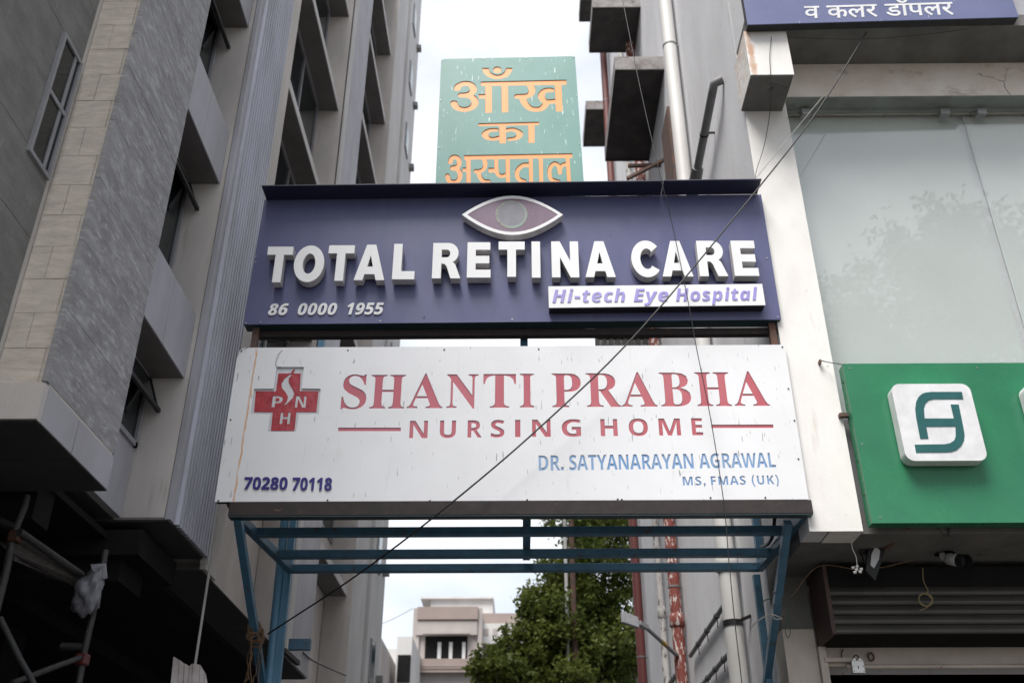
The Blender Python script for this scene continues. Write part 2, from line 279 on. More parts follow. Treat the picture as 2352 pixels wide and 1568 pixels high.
OUTLINES = [
        [581, [[64, -16, 64, 235, 93, 235, 112, 169, 136, 115, 166, 74, 202, 45, 244, 28, 293, 22, 358, 36, 383, 54, 401, 76, 415, 133, 406, 174, 379, 209, 335, 238, 189, 313, 115, 376, 92, 411, 78,
     450, 74, 494, 86, 568, 100, 600, 120, 627, 172, 669, 238, 691, 318, 691, 446, 662, 461, 666, 477, 694, 505, 694, 505, 475, 480, 475, 455, 543, 417, 599, 370, 639, 317, 659, 257, 659, 208, 635,
     181, 592, 178, 566, 190, 520, 224, 484, 447, 367, 473, 347, 509, 303, 529, 255, 535, 198, 521, 120, 505, 86, 453, 32, 378, -3, 334, -12, 253, -13, 126, 18, 103, 11, 91, -16]]],
        [779, [[23, 0, 23, 26, 54, 29, 93, 47, 103, 64, 111, 120, 109, 593, 93, 631, 54, 649, 24, 653, 24, 678, 360, 678, 360, 653, 304, 643, 278, 618, 271, 564, 271, 373, 509, 373, 509, 564, 502,
     618, 477, 643, 420, 653, 420, 678, 755, 678, 755, 653, 724, 649, 686, 632, 677, 616, 669, 564, 671, 90, 687, 49, 702, 37, 755, 26, 755, 0, 420, 0, 420, 26, 474, 36, 490, 46, 501, 62, 509, 120,
     509, 329, 271, 329, 271, 120, 279, 64, 289, 47, 305, 36, 360, 26, 360, 0]]],
        [650, [[-13, 0, -13, 27, 5, 29, 35, 45, 60, 82, 307, 694, 334, 693, 587, 96, 625, 38, 660, 27, 660, 0, 341, 0, 341, 27, 386, 32, 413, 45, 422, 68, 376, 197, 154, 197, 117, 105, 111, 72, 119,
     47, 143, 32, 190, 27, 190, 0], [169, 239, 360, 239, 263, 475]]],
        [735, [[600, -16, 159, 521, 161, 86, 177, 46, 192, 36, 248, 26, 248, 0, 27, 0, 27, 26, 81, 35, 100, 50, 110, 76, 113, 117, 113, 578, 54, 645, 27, 653, 27, 678, 233, 678, 582, 251, 579, 602,
     560, 636, 534, 647, 493, 653, 493, 678, 714, 678, 714, 653, 660, 643, 645, 633, 630, 593, 628, -16]]],
        [630, [[137, 0, 137, 26, 169, 28, 212, 46, 230, 88, 232, 645, 173, 640, 131, 625, 97, 601, 71, 567, 53, 524, 43, 473, 16, 473, 16, 678, 611, 678, 611, 472, 586, 472, 558, 568, 496, 626, 392,
     645, 394, 87, 412, 45, 454, 28, 488, 26, 488, 0]]],
        [388, [[20, 0, 20, 26, 74, 38, 91, 48, 110, 84, 112, 112, 110, 603, 94, 637, 78, 645, 20, 653, 20, 678, 364, 678, 364, 653, 332, 650, 292, 637, 274, 603, 272, 115, 275, 79, 285, 55, 307, 39,
     366, 26, 366, 0]]],
        [622, [[23, 0, 23, 26, 54, 29, 93, 47, 103, 64, 111, 120, 109, 593, 93, 631, 54, 649, 24, 653, 24, 678, 395, 675, 456, 668, 500, 655, 558, 617, 596, 563, 609, 494, 602, 441, 581, 396, 546,
     358, 497, 329, 435, 312, 271, 306, 271, 120, 279, 64, 289, 47, 305, 36, 360, 26, 360, 0], [271, 342, 345, 346, 379, 357, 405, 376, 421, 404, 432, 442, 435, 490, 424, 576, 410, 605, 388, 626, 359,
     638, 304, 641, 291, 637, 276, 622, 271, 593]]],
        [704, [[23, 0, 23, 26, 54, 29, 93, 47, 103, 64, 111, 120, 109, 593, 93, 631, 54, 649, 24, 653, 24, 678, 415, 673, 489, 658, 547, 634, 588, 599, 613, 554, 621, 498, 604, 425, 553, 370, 469,
     333, 654, 60, 684, 31, 715, 26, 715, 0, 504, 0, 300, 316, 271, 316, 273, 88, 289, 47, 305, 36, 360, 26, 360, 0], [271, 348, 350, 352, 388, 364, 417, 385, 436, 414, 448, 452, 452, 500, 439, 579,
     400, 626, 334, 642, 311, 641, 282, 629, 276, 617, 271, 574]]],
        [659, [[24, 0, 24, 26, 54, 29, 93, 48, 109, 90, 111, 549, 107, 597, 96, 627, 76, 645, 23, 653, 23, 678, 328, 678, 474, 661, 561, 609, 590, 522, 572, 450, 518, 399, 427, 368, 536, 332, 601,
     275, 623, 196, 615, 139, 592, 90, 553, 52, 499, 23, 433, 6, 354, 0], [271, 375, 328, 378, 365, 389, 392, 406, 410, 431, 420, 467, 424, 514, 414, 589, 401, 614, 382, 632, 356, 642, 302, 645, 288,
     640, 275, 621], [330, 36, 369, 40, 400, 52, 422, 73, 436, 103, 445, 142, 444, 241, 432, 280, 413, 309, 384, 328, 344, 340, 271, 344, 272, 77, 284, 50, 294, 42]]],
        [812, [[90, 0, 90, 714, 281, 714, 591, 179, 587, 714, 723, 714, 723, 0, 531, 0, 220, 540, 225, 0]]],
        [756, [[375, -10, 288, -2, 216, 22, 159, 62, 118, 116, 93, 180, 85, 254, 85, 714, 236, 714, 240, 224, 252, 183, 272, 153, 300, 133, 336, 121, 379, 117, 424, 121, 460, 134, 487, 156, 505, 187,
     516, 228, 520, 714, 671, 714, 671, 252, 657, 160, 639, 119, 613, 82, 581, 50, 541, 25, 493, 5, 438, -6]]],
        [659, [[90, 0, 90, 714, 298, 714, 387, 708, 459, 690, 514, 661, 552, 620, 575, 566, 581, 469, 565, 415, 535, 371, 495, 337, 450, 311, 660, 0, 492, 0, 322, 274, 241, 274, 241, 0], [241, 397,
     335, 400, 371, 408, 398, 422, 416, 441, 426, 466, 426, 527, 415, 551, 396, 569, 368, 580, 332, 588, 241, 590]]],
        [550, [[248, -10, 175, -5, 108, 9, 46, 33, 46, 174, 188, 123, 260, 115, 320, 125, 340, 137, 353, 152, 363, 191, 359, 216, 345, 238, 323, 256, 170, 336, 98, 395, 71, 437, 56, 490, 61, 580, 83,
     630, 119, 671, 168, 700, 227, 718, 296, 724, 368, 718, 437, 701, 508, 674, 459, 556, 345, 593, 265, 596, 243, 589, 212, 563, 202, 526, 206, 502, 217, 482, 236, 466, 403, 377, 474, 316, 502, 265,
     509, 233, 511, 198, 503, 139, 481, 88, 443, 47, 390, 15, 326, -4]]],
        [724, [[390, -10, 292, 0, 210, 32, 144, 84, 96, 156, 68, 248, 58, 358, 63, 429, 77, 494, 102, 552, 135, 603, 177, 645, 228, 679, 287, 704, 355, 719, 469, 723, 543, 712, 643, 680, 593, 559,
     518, 587, 460, 597, 388, 595, 350, 585, 286, 545, 241, 484, 226, 445, 214, 355, 216, 310, 233, 231, 248, 198, 293, 147, 323, 130, 359, 119, 420, 116, 496, 126, 496, 275, 361, 275, 361, 401, 644,
     401, 644, 31, 528, 1]]],
        [765, [[90, 0, 90, 714, 241, 714, 241, 434, 524, 434, 524, 714, 675, 714, 675, 0, 524, 0, 524, 308, 241, 308, 241, 0]]],
        [796, [[398, -10, 325, -5, 261, 10, 207, 36, 161, 71, 123, 114, 95, 165, 74, 223, 62, 288, 58, 359, 62, 430, 74, 494, 95, 552, 123, 603, 160, 645, 207, 680, 261, 705, 326, 720, 399, 725, 472,
     720, 535, 705, 590, 680, 636, 645, 673, 602, 702, 552, 722, 493, 734, 429, 738, 358, 734, 287, 722, 223, 702, 165, 673, 114, 636, 71, 590, 36, 535, 10, 471, -5], [398, 117, 457, 124, 503, 146,
     537, 182, 560, 230, 574, 289, 579, 358, 574, 428, 560, 487, 537, 535, 503, 571, 457, 592, 399, 599, 341, 592, 295, 571, 260, 535, 236, 487, 222, 428, 217, 358, 222, 289, 236, 230, 260, 182, 294,
     146, 340, 124]]],
        [942, [[90, 0, 90, 714, 296, 714, 465, 168, 647, 714, 853, 714, 853, 0, 712, 0, 712, 338, 719, 559, 531, 0, 392, 0, 220, 560, 225, 0]]],
        [559, [[90, 0, 90, 714, 501, 714, 501, 590, 241, 590, 241, 433, 483, 433, 483, 309, 241, 309, 241, 125, 501, 125, 501, 0]]],
        [740, [[90, 0, 90, 714, 385, 710, 450, 696, 509, 674, 559, 643, 602, 604, 637, 557, 662, 501, 677, 437, 682, 364, 671, 253, 636, 162, 580, 92, 502, 41, 406, 10, 292, 0], [241, 125, 306, 125,
     428, 151, 501, 229, 525, 360, 519, 432, 502, 490, 473, 535, 433, 565, 383, 584, 241, 590]]],
        [579, [[214, 0, 214, 588, 20, 588, 20, 714, 559, 714, 559, 588, 365, 588, 365, 0]]],
        [624, [[237, 0, 237, 273, 0, 714, 164, 714, 312, 420, 461, 714, 624, 714, 387, 278, 387, 0]]],
        [690, [[0, 0, 252, 717, 437, 717, 690, 0, 527, 0, 475, 170, 215, 170, 163, 0], [253, 297, 439, 297, 345, 606]]],
        [967, [[182, 0, 0, 714, 149, 714, 253, 266, 275, 137, 308, 314, 412, 714, 555, 714, 659, 314, 692, 137, 727, 324, 818, 714, 967, 714, 785, 0, 613, 0, 516, 375, 483, 542, 450, 374, 354, 0]]],
        [564, [[90, 0, 90, 714, 241, 714, 241, 125, 531, 125, 531, 0]]],
        [549, [[90, 0, 90, 714, 499, 714, 499, 590, 239, 590, 239, 406, 481, 406, 481, 282, 239, 282, 239, 0]]],
        [664, [[90, 0, 90, 714, 241, 714, 241, 387, 494, 714, 662, 714, 413, 398, 664, 0, 492, 0, 305, 301, 241, 255, 241, 0]]],
        [628, [[90, 0, 90, 714, 318, 714, 402, 707, 469, 688, 520, 655, 555, 610, 576, 555, 583, 491, 580, 451, 557, 375, 536, 341, 507, 311, 471, 287, 425, 269, 371, 258, 241, 254, 241, 0], [241,
     378, 331, 381, 365, 389, 393, 404, 413, 424, 426, 452, 430, 486, 417, 544, 377, 578, 310, 590, 241, 590]]],
        [637, [[379, -10, 310, -5, 249, 10, 198, 36, 154, 70, 119, 113, 92, 164, 73, 222, 62, 286, 58, 356, 62, 425, 75, 489, 97, 547, 127, 598, 165, 642, 211, 677, 264, 703, 325, 719, 428, 723, 500,
     711, 602, 674, 553, 551, 473, 584, 419, 596, 340, 591, 295, 569, 260, 533, 234, 484, 219, 425, 214, 355, 219, 285, 233, 226, 257, 179, 291, 144, 336, 123, 393, 116, 451, 120, 575, 154, 575, 27,
     482, -1]]],
        [572, [[285, -10, 207, 1, 144, 33, 96, 88, 63, 161, 43, 251, 36, 357, 47, 497, 60, 555, 79, 605, 106, 647, 139, 681, 180, 705, 228, 720, 285, 725, 363, 714, 426, 682, 474, 628, 508, 555, 528,
     464, 535, 357, 532, 284, 511, 160, 491, 110, 465, 68, 432, 34, 391, 10, 342, -5], [285, 112, 319, 119, 345, 139, 363, 173, 383, 282, 385, 357, 383, 432, 363, 541, 345, 575, 319, 596, 285, 603,
     251, 596, 225, 575, 207, 541, 195, 493, 186, 357, 188, 282, 207, 174, 225, 139, 251, 119]]],
        [572, [[262, 0, 266, 555, 132, 440, 59, 531, 289, 714, 413, 714, 413, 0]]],
        [572, [[40, 0, 40, 105, 253, 321, 326, 403, 362, 468, 369, 513, 359, 561, 346, 577, 307, 596, 282, 598, 228, 590, 202, 579, 120, 525, 38, 622, 128, 686, 216, 718, 293, 724, 338, 721, 414, 699,
     471, 657, 507, 599, 519, 531, 509, 457, 496, 424, 455, 359, 360, 258, 228, 134, 228, 127, 539, 127, 539, 0]]],
        [572, [[241, -10, 136, 0, 49, 29, 49, 159, 105, 136, 172, 119, 236, 113, 277, 116, 311, 125, 339, 141, 358, 162, 370, 191, 374, 226, 358, 286, 310, 322, 231, 334, 123, 318, 63, 350, 90, 714,
     477, 714, 477, 586, 222, 586, 209, 446, 278, 456, 342, 453, 416, 431, 448, 412, 497, 358, 513, 323, 526, 239, 518, 167, 494, 106, 454, 57, 398, 20, 327, -3]]],
        [572, [[296, -10, 249, -6, 205, 5, 164, 24, 127, 50, 96, 84, 70, 127, 51, 177, 39, 236, 35, 303, 39, 385, 52, 464, 76, 539, 113, 605, 168, 659, 202, 681, 286, 712, 337, 719, 393, 722, 489,
     715, 489, 594, 403, 604, 348, 601, 302, 592, 266, 576, 214, 529, 186, 462, 174, 381, 180, 381, 214, 423, 238, 440, 298, 461, 335, 464, 393, 457, 443, 438, 484, 405, 515, 360, 533, 305, 539, 238,
     532, 166, 510, 106, 474, 56, 425, 19, 366, -3], [293, 111, 321, 114, 365, 142, 381, 166, 390, 197, 393, 236, 382, 296, 369, 318, 350, 335, 326, 345, 296, 348, 256, 342, 223, 323, 199, 296, 185,
     249, 197, 185, 219, 147, 251, 120]]],
        [572, [[111, 0, 379, 587, 27, 587, 27, 714, 539, 714, 539, 619, 269, 0]]],
        [572, [[286, -10, 212, -4, 150, 13, 101, 41, 64, 79, 42, 126, 35, 181, 39, 227, 53, 267, 75, 300, 136, 352, 172, 373, 114, 419, 72, 476, 61, 512, 57, 552, 71, 620, 89, 647, 141, 689, 209, 715,
     286, 723, 364, 715, 432, 689, 483, 647, 500, 619, 514, 551, 510, 511, 498, 476, 451, 419, 386, 377, 459, 331, 499, 291, 526, 243, 536, 185, 522, 113, 481, 55, 417, 14, 377, 1], [286, 440, 346,
     479, 369, 516, 372, 540, 369, 562, 348, 594, 330, 605, 285, 613, 262, 611, 224, 594, 210, 580, 199, 540, 211, 497, 225, 480], [284, 101, 346, 112, 368, 125, 393, 164, 396, 189, 389, 222, 369,
     250, 279, 311, 204, 260, 188, 239, 175, 190, 187, 144, 203, 126, 251, 104]]],
        [572, [[178, -10, 82, -3, 82, 118, 168, 108, 223, 111, 269, 121, 306, 137, 335, 158, 374, 215, 385, 250, 397, 331, 391, 331, 336, 272, 275, 251, 233, 248, 176, 255, 128, 274, 87, 307, 56, 352,
     38, 407, 32, 474, 39, 546, 61, 606, 98, 656, 146, 693, 206, 715, 275, 722, 322, 718, 366, 707, 407, 689, 444, 662, 475, 628, 501, 586, 520, 535, 532, 476, 536, 409, 532, 328, 520, 248, 479, 139,
     433, 79, 403, 53, 330, 14, 285, 0], [275, 364, 316, 371, 349, 390, 380, 432, 386, 463, 374, 528, 353, 566, 321, 592, 278, 601, 250, 598, 206, 571, 190, 547, 178, 476, 189, 416, 202, 394, 221,
     377]]],
        [700, [[26, 0, 177, 714, 326, 714, 267, 434, 497, 434, 556, 714, 705, 714, 554, 0, 405, 0, 470, 308, 240, 308, 175, 0]]],
        [297, [[231, 614, 194, 620, 167, 639, 157, 674, 160, 700, 167, 721, 198, 750, 246, 760, 282, 754, 309, 736, 317, 721, 317, 677, 309, 656, 281, 625], [18, 0, 134, 546, 281, 546, 165, 0]]],
        [410, [[200, -10, 126, 2, 97, 18, 75, 41, 62, 74, 61, 152, 120, 434, 46, 434, 60, 506, 156, 547, 220, 662, 315, 662, 291, 546, 429, 546, 405, 434, 267, 434, 211, 171, 209, 134, 229, 113, 277,
     111, 330, 126, 330, 16, 274, -3]]],
        [557, [[260, -10, 200, -4, 148, 13, 104, 43, 71, 83, 51, 136, 44, 201, 53, 291, 64, 334, 98, 412, 122, 447, 181, 505, 257, 543, 301, 553, 405, 551, 451, 537, 487, 514, 512, 483, 527, 448, 532,
     407, 523, 353, 498, 307, 455, 269, 394, 240, 315, 223, 193, 217, 192, 197, 195, 170, 218, 127, 261, 104, 343, 105, 450, 143, 450, 32, 363, 1], [209, 316, 282, 319, 323, 328, 354, 343, 387, 382,
     391, 404, 385, 430, 368, 445, 340, 450, 286, 433, 239, 386]]],
        [483, [[247, -10, 177, -1, 116, 27, 71, 75, 56, 107, 47, 146, 46, 239, 63, 331, 78, 373, 119, 447, 146, 479, 210, 527, 248, 543, 289, 553, 365, 555, 421, 547, 470, 531, 493, 521, 448, 409,
     379, 433, 310, 433, 283, 422, 260, 403, 223, 348, 201, 278, 193, 203, 203, 151, 215, 133, 252, 112, 301, 110, 346, 121, 411, 149, 411, 29, 338, 1]]],
        [604, [[18, 0, 179, 760, 326, 760, 282, 564, 255, 473, 326, 534, 352, 546, 412, 556, 455, 551, 491, 537, 518, 514, 537, 482, 549, 444, 553, 399, 548, 344, 477, 0, 330, 0, 405, 377, 399, 410,
     381, 430, 352, 437, 331, 434, 292, 409, 246, 332, 213, 226, 165, 0]]],
        [542, [[26, 0, 177, 714, 576, 714, 550, 590, 300, 590, 267, 433, 500, 433, 473, 309, 240, 309, 201, 125, 451, 125, 425, 0]]],
        [519, [[3, -240, -69, -231, -69, -114, -12, -120, 43, -108, 84, -73, 130, 0, 50, 546, 194, 546, 223, 270, 227, 150, 284, 283, 411, 546, 571, 546, 208, -129, 173, -169, 136, -201, 94, -222, 50,
     -236]]],
        [585, [[253, -10, 178, 1, 145, 16, 91, 59, 71, 88, 56, 121, 44, 200, 46, 247, 62, 337, 76, 378, 116, 451, 172, 507, 245, 544, 287, 553, 334, 556, 393, 550, 443, 531, 485, 499, 516, 456, 535,
     403, 541, 340, 524, 208, 493, 130, 472, 96, 416, 40, 343, 3], [265, 110, 314, 125, 335, 143, 367, 196, 378, 229, 391, 301, 391, 366, 378, 409, 365, 424, 346, 433, 302, 434, 265, 414, 236, 378,
     206, 305, 193, 225, 200, 150, 224, 120]]],
        [473, [[175, -10, 84, -3, 11, 22, 11, 143, 87, 111, 167, 99, 229, 114, 253, 140, 254, 171, 240, 194, 116, 278, 80, 322, 68, 382, 74, 434, 93, 477, 124, 512, 165, 536, 216, 551, 276, 556, 337,
     551, 425, 525, 453, 510, 405, 405, 344, 434, 279, 446, 236, 435, 225, 426, 217, 400, 233, 367, 350, 292, 391, 245, 405, 180, 398, 122, 377, 75, 343, 38, 296, 11, 240, -5]]],
        [595, [[-33, -240, 134, 546, 246, 546, 238, 463, 306, 527, 363, 553, 423, 554, 472, 537, 513, 500, 529, 474, 541, 441, 551, 357, 533, 226, 519, 183, 482, 107, 432, 46, 403, 22, 335, -6, 298,
     -10, 242, 0, 204, 30, 170, 70, 162, -3, 114, -240], [273, 109, 307, 119, 339, 146, 365, 187, 392, 265, 402, 351, 395, 399, 374, 427, 338, 437, 295, 425, 261, 392, 236, 346, 213, 266, 205, 195,
     213, 150, 237, 119]]],
        [594, [[198, -10, 148, -1, 101, 25, 66, 73, 46, 143, 44, 188, 52, 276, 76, 362, 113, 439, 163, 500, 193, 524, 260, 552, 297, 556, 358, 546, 402, 518, 432, 476, 464, 546, 577, 546, 461, 0, 351,
     0, 354, 71, 288, 13, 261, 0], [256, 109, 294, 120, 329, 151, 357, 195, 376, 247, 387, 300, 388, 379, 372, 415, 342, 434, 304, 435, 288, 427, 257, 400, 231, 359, 203, 281, 193, 195, 200, 147, 221,
     119]]],
        [297, [[18, 0, 179, 760, 326, 760, 165, 0]]],
        [571, [[378, -8, 388, -12, 466, -12, 479, -2, 479, 532, 484, 539, 568, 539, 580, 543, 581, 628, 568, 634, 4, 634, -8, 631, -12, 622, -12, 550, -2, 539, 373, 538, 375, 268, 346, 240, 316, 220,
     280, 205, 214, 202, 178, 214, 155, 232, 145, 250, 139, 286, 142, 310, 154, 338, 172, 356, 190, 366, 226, 376, 256, 379, 346, 369, 358, 373, 364, 460, 358, 465, 328, 471, 256, 476, 208, 473, 166,
     464, 124, 446, 94, 425, 70, 401, 51, 370, 38, 328, 34, 286, 40, 238, 61, 190, 93, 154, 136, 126, 184, 111, 256, 107, 310, 116, 370, 141, 375, 136, 375, 4]]],
        [1864, [[1008, -20, 1024, -22, 1078, 30, 1083, 40, 1078, 50, 958, 157, 930, 190, 909, 226, 900, 274, 910, 310, 934, 333, 970, 341, 1012, 334, 1057, 310, 1035, 256, 1031, 226, 1120, 196, 1128,
     202, 1157, 274, 1183, 310, 1222, 337, 1246, 343, 1258, 340, 1258, -2, 1270, -12, 1348, -12, 1360, -8, 1366, 539, 1672, 536, 1683, 490, 1682, 448, 1674, 418, 1654, 388, 1624, 365, 1594, 392, 1570,
     402, 1540, 405, 1510, 400, 1486, 384, 1473, 364, 1468, 340, 1471, 316, 1482, 286, 1505, 250, 1592, 148, 1744, 4, 1774, -22, 1790, -20, 1844, 34, 1846, 47, 1720, 155, 1628, 250, 1678, 276, 1718,
     304, 1764, 358, 1775, 382, 1787, 430, 1787, 484, 1779, 538, 1864, 539, 1874, 544, 1876, 622, 1870, 632, 4, 634, -10, 628, -12, 550, -2, 539, 359, 538, 359, 268, 334, 243, 280, 210, 250, 202, 214,
     201, 190, 208, 166, 222, 152, 238, 141, 268, 139, 292, 146, 328, 163, 352, 184, 366, 226, 378, 286, 376, 334, 369, 344, 376, 349, 460, 340, 466, 298, 472, 244, 476, 196, 472, 154, 461, 124, 448,
     99, 430, 69, 400, 48, 364, 37, 328, 34, 286, 41, 232, 60, 190, 94, 150, 136, 125, 196, 108, 250, 107, 298, 117, 358, 149, 359, -2, 370, -12, 454, -12, 464, -2, 464, 250, 488, 280, 514, 302, 538,
     314, 574, 317, 598, 308, 615, 286, 624, 238, 620, 196, 602, 142, 570, 88, 568, 76, 646, 28, 655, 28, 662, 34, 691, 82, 712, 136, 724, 190, 728, 244, 717, 310, 700, 345, 682, 367, 658, 387, 604,
     408, 568, 411, 532, 407, 502, 398, 466, 378, 466, 539, 1258, 538, 1258, 442, 1252, 437, 1216, 434, 1180, 424, 1114, 387, 1072, 413, 1030, 430, 988, 437, 928, 434, 886, 420, 852, 400, 823, 370,
     809, 346, 797, 304, 797, 250, 803, 220, 823, 172, 880, 98]]],
        [2506, [[1650, -20, 1666, -22, 1720, 30, 1725, 40, 1720, 50, 1600, 157, 1572, 190, 1551, 226, 1542, 274, 1552, 310, 1576, 333, 1612, 341, 1654, 334, 1699, 310, 1677, 256, 1673, 226, 1762, 196,
     1770, 202, 1799, 274, 1825, 310, 1864, 337, 1888, 343, 1900, 340, 1900, -2, 1912, -12, 1990, -12, 2002, -8, 2008, 539, 2314, 536, 2325, 490, 2324, 448, 2316, 418, 2296, 388, 2266, 365, 2236, 392,
     2212, 402, 2182, 405, 2152, 400, 2128, 384, 2115, 364, 2110, 340, 2113, 316, 2124, 286, 2147, 250, 2234, 148, 2386, 4, 2416, -22, 2432, -20, 2486, 34, 2488, 47, 2362, 155, 2270, 250, 2320, 276,
     2360, 304, 2406, 358, 2417, 382, 2429, 430, 2429, 484, 2421, 538, 2506, 539, 2516, 544, 2518, 622, 2512, 632, 4, 634, -10, 628, -12, 550, -2, 539, 389, 538, 388, 477, 244, 473, 198, 460, 166,
     442, 137, 406, 128, 382, 125, 352, 135, 298, 159, 256, 196, 219, 244, 186, 304, 204, 346, 210, 394, 206, 424, 192, 436, 178, 441, 154, 435, 124, 419, 106, 382, 90, 334, 86, 274, 93, 238, 103,
     178, 136, 88, 219, 76, 214, 13, 160, 18, 148, 78, 88, 155, 34, 196, 14, 244, -1, 334, -12, 382, -9, 430, 1, 466, 16, 496, 38, 515, 58, 532, 87, 542, 118, 546, 154, 542, 190, 532, 218, 515, 244,
     466, 283, 430, 297, 364, 306, 310, 302, 262, 292, 235, 322, 230, 340, 231, 358, 244, 375, 268, 381, 478, 382, 490, 385, 494, 394, 496, 539, 653, 538, 654, -2, 658, -9, 670, -12, 748, -12, 759,
     -2, 760, 539, 901, 538, 904, 328, 910, 274, 930, 220, 970, 173, 1030, 142, 1090, 134, 1156, 142, 1222, 166, 1222, -2, 1234, -12, 1318, -12, 1327, -2, 1329, 538, 1900, 538, 1900, 442, 1894, 437,
     1858, 434, 1822, 424, 1756, 387, 1714, 413, 1672, 430, 1630, 437, 1570, 434, 1528, 420, 1494, 400, 1465, 370, 1451, 346, 1439, 304, 1439, 250, 1445, 220, 1465, 172, 1522, 98], [1072, 232, 1048,
     239, 1033, 250, 1021, 268, 1013, 292, 1008, 352, 1010, 538, 1222, 538, 1222, 286, 1186, 257, 1150, 238, 1114, 230], [642, 670, 706, 671, 742, 679, 778, 694, 806, 712, 832, 738, 855, 772, 873,
     814, 886, 868, 880, 874, 796, 901, 787, 892, 768, 832, 743, 790, 712, 768, 670, 761, 628, 769, 592, 793, 563, 832, 532, 897, 520, 898, 448, 873, 442, 862, 461, 814, 508, 741, 532, 718, 566, 694,
     598, 679]]],
        [0, [[702, 225, 710, 223, 722, 223, 735, 226, 748, 234, 753, 242, 757, 255, 755, 268, 748, 278, 738, 285, 725, 289, 710, 289, 695, 284, 686, 278, 680, 268, 677, 255, 679, 245, 688, 233, 698,
     226], [571, 238, 572, 236, 632, 236, 635, 238, 638, 252, 642, 262, 650, 275, 660, 285, 675, 294, 688, 299, 705, 303, 718, 304, 730, 303, 750, 299, 760, 295, 775, 285, 785, 276, 794, 262, 798,
     252, 801, 238, 802, 236, 862, 236, 865, 238, 864, 250, 861, 262, 854, 278, 844, 292, 835, 303, 822, 313, 805, 325, 792, 331, 775, 337, 755, 342, 738, 345, 718, 346, 698, 345, 680, 342, 662, 338,
     642, 330, 628, 323, 615, 314, 600, 301, 590, 290, 582, 278, 575, 262, 572, 250], [1368, 352, 1391, 352, 1393, 398, 1392, 400, 1345, 401, 1343, 402, 1356, 658, 1355, 660, 1290, 662, 1289, 660,
     1285, 582, 1225, 588, 1223, 590, 1223, 598, 1221, 600, 1188, 637, 1168, 650, 1152, 656, 1140, 660, 1122, 662, 1102, 663, 1078, 663, 1058, 661, 1038, 656, 1025, 652, 1002, 639, 979, 620, 966, 605,
     954, 590, 945, 572, 932, 537, 902, 536, 887, 528, 882, 522, 880, 515, 881, 508, 884, 502, 890, 498, 900, 491, 985, 489, 1002, 485, 1012, 480, 1018, 472, 1021, 465, 1024, 452, 1023, 442, 1020,
     435, 1015, 425, 1002, 407, 1000, 406, 822, 410, 825, 668, 762, 671, 760, 670, 757, 412, 756, 410, 668, 411, 666, 412, 666, 672, 600, 675, 599, 538, 598, 535, 538, 536, 535, 535, 535, 492, 595,
     492, 598, 492, 599, 490, 598, 412, 557, 412, 556, 372, 558, 370], [386, 365, 405, 363, 420, 364, 440, 366, 458, 370, 470, 375, 482, 382, 495, 392, 502, 400, 511, 415, 516, 428, 518, 438, 517,
     450, 515, 460, 508, 475, 498, 488, 486, 498, 508, 514, 520, 528, 531, 548, 536, 565, 535, 582, 527, 602, 515, 620, 500, 634, 480, 645, 455, 655, 430, 662, 402, 665, 375, 664, 348, 660, 322, 652,
     302, 642, 290, 632, 281, 622, 272, 608, 258, 580, 262, 568, 267, 562, 272, 559, 280, 556, 290, 554, 308, 555, 323, 562, 341, 598, 350, 608, 370, 615, 392, 619, 402, 618, 415, 616, 438, 608, 451,
     600, 460, 589, 465, 575, 465, 565, 459, 550, 452, 542, 446, 538, 432, 531, 415, 527, 358, 525, 345, 521, 338, 516, 333, 510, 330, 502, 332, 495, 335, 490, 340, 485, 348, 481, 358, 478, 390, 477,
     405, 476, 428, 469, 440, 463, 447, 452, 450, 440, 446, 428, 438, 418, 427, 412, 408, 410, 395, 412, 380, 417, 366, 425, 358, 447, 352, 452, 345, 457, 335, 460, 320, 461, 308, 458, 298, 450, 293,
     442, 292, 435, 300, 412, 308, 400, 317, 392, 332, 383, 350, 375, 370, 368], [1232, 402, 1075, 405, 1086, 428, 1090, 445, 1088, 468, 1085, 478, 1079, 490, 1068, 505, 1050, 518, 1030, 527, 1005,
     533, 1002, 535, 1007, 552, 1013, 565, 1030, 588, 1040, 598, 1052, 607, 1062, 612, 1072, 615, 1095, 617, 1118, 615, 1128, 612, 1138, 604, 1159, 580, 1160, 578, 1150, 572, 1138, 561, 1129, 550,
     1121, 538, 1116, 525, 1113, 515, 1113, 502, 1114, 492, 1121, 478, 1131, 465, 1140, 456, 1162, 441, 1175, 435, 1188, 432, 1210, 429, 1248, 430, 1258, 433, 1267, 438, 1272, 442, 1275, 450, 1274,
     458, 1271, 462, 1266, 468, 1260, 471, 1248, 474, 1208, 474, 1198, 479, 1188, 488, 1180, 498, 1179, 508, 1183, 522, 1194, 538, 1202, 543, 1212, 544, 1284, 538, 1278, 402]]],
        [0, [[1104, 762, 1125, 762, 1127, 790, 1126, 792, 1125, 793, 1082, 794, 1081, 795, 1082, 965, 1025, 967, 1022, 967, 1021, 965, 1017, 798, 1015, 795, 800, 800, 800, 826, 802, 827, 842, 819,
     872, 818, 888, 820, 902, 824, 932, 837, 952, 850, 964, 862, 968, 870, 970, 878, 969, 885, 968, 892, 961, 905, 950, 917, 936, 928, 920, 936, 907, 940, 885, 944, 842, 948, 832, 947, 820, 943, 813,
     938, 809, 930, 813, 922, 820, 918, 830, 914, 870, 910, 881, 908, 890, 902, 899, 892, 903, 885, 903, 878, 898, 870, 888, 863, 872, 855, 862, 852, 850, 854, 802, 864, 800, 865, 801, 968, 800, 970,
     740, 972, 738, 970, 737, 938, 735, 936, 705, 943, 680, 945, 650, 944, 618, 938, 598, 930, 582, 918, 569, 900, 564, 890, 563, 882, 564, 875, 567, 870, 575, 859, 597, 842, 618, 832, 638, 826, 652,
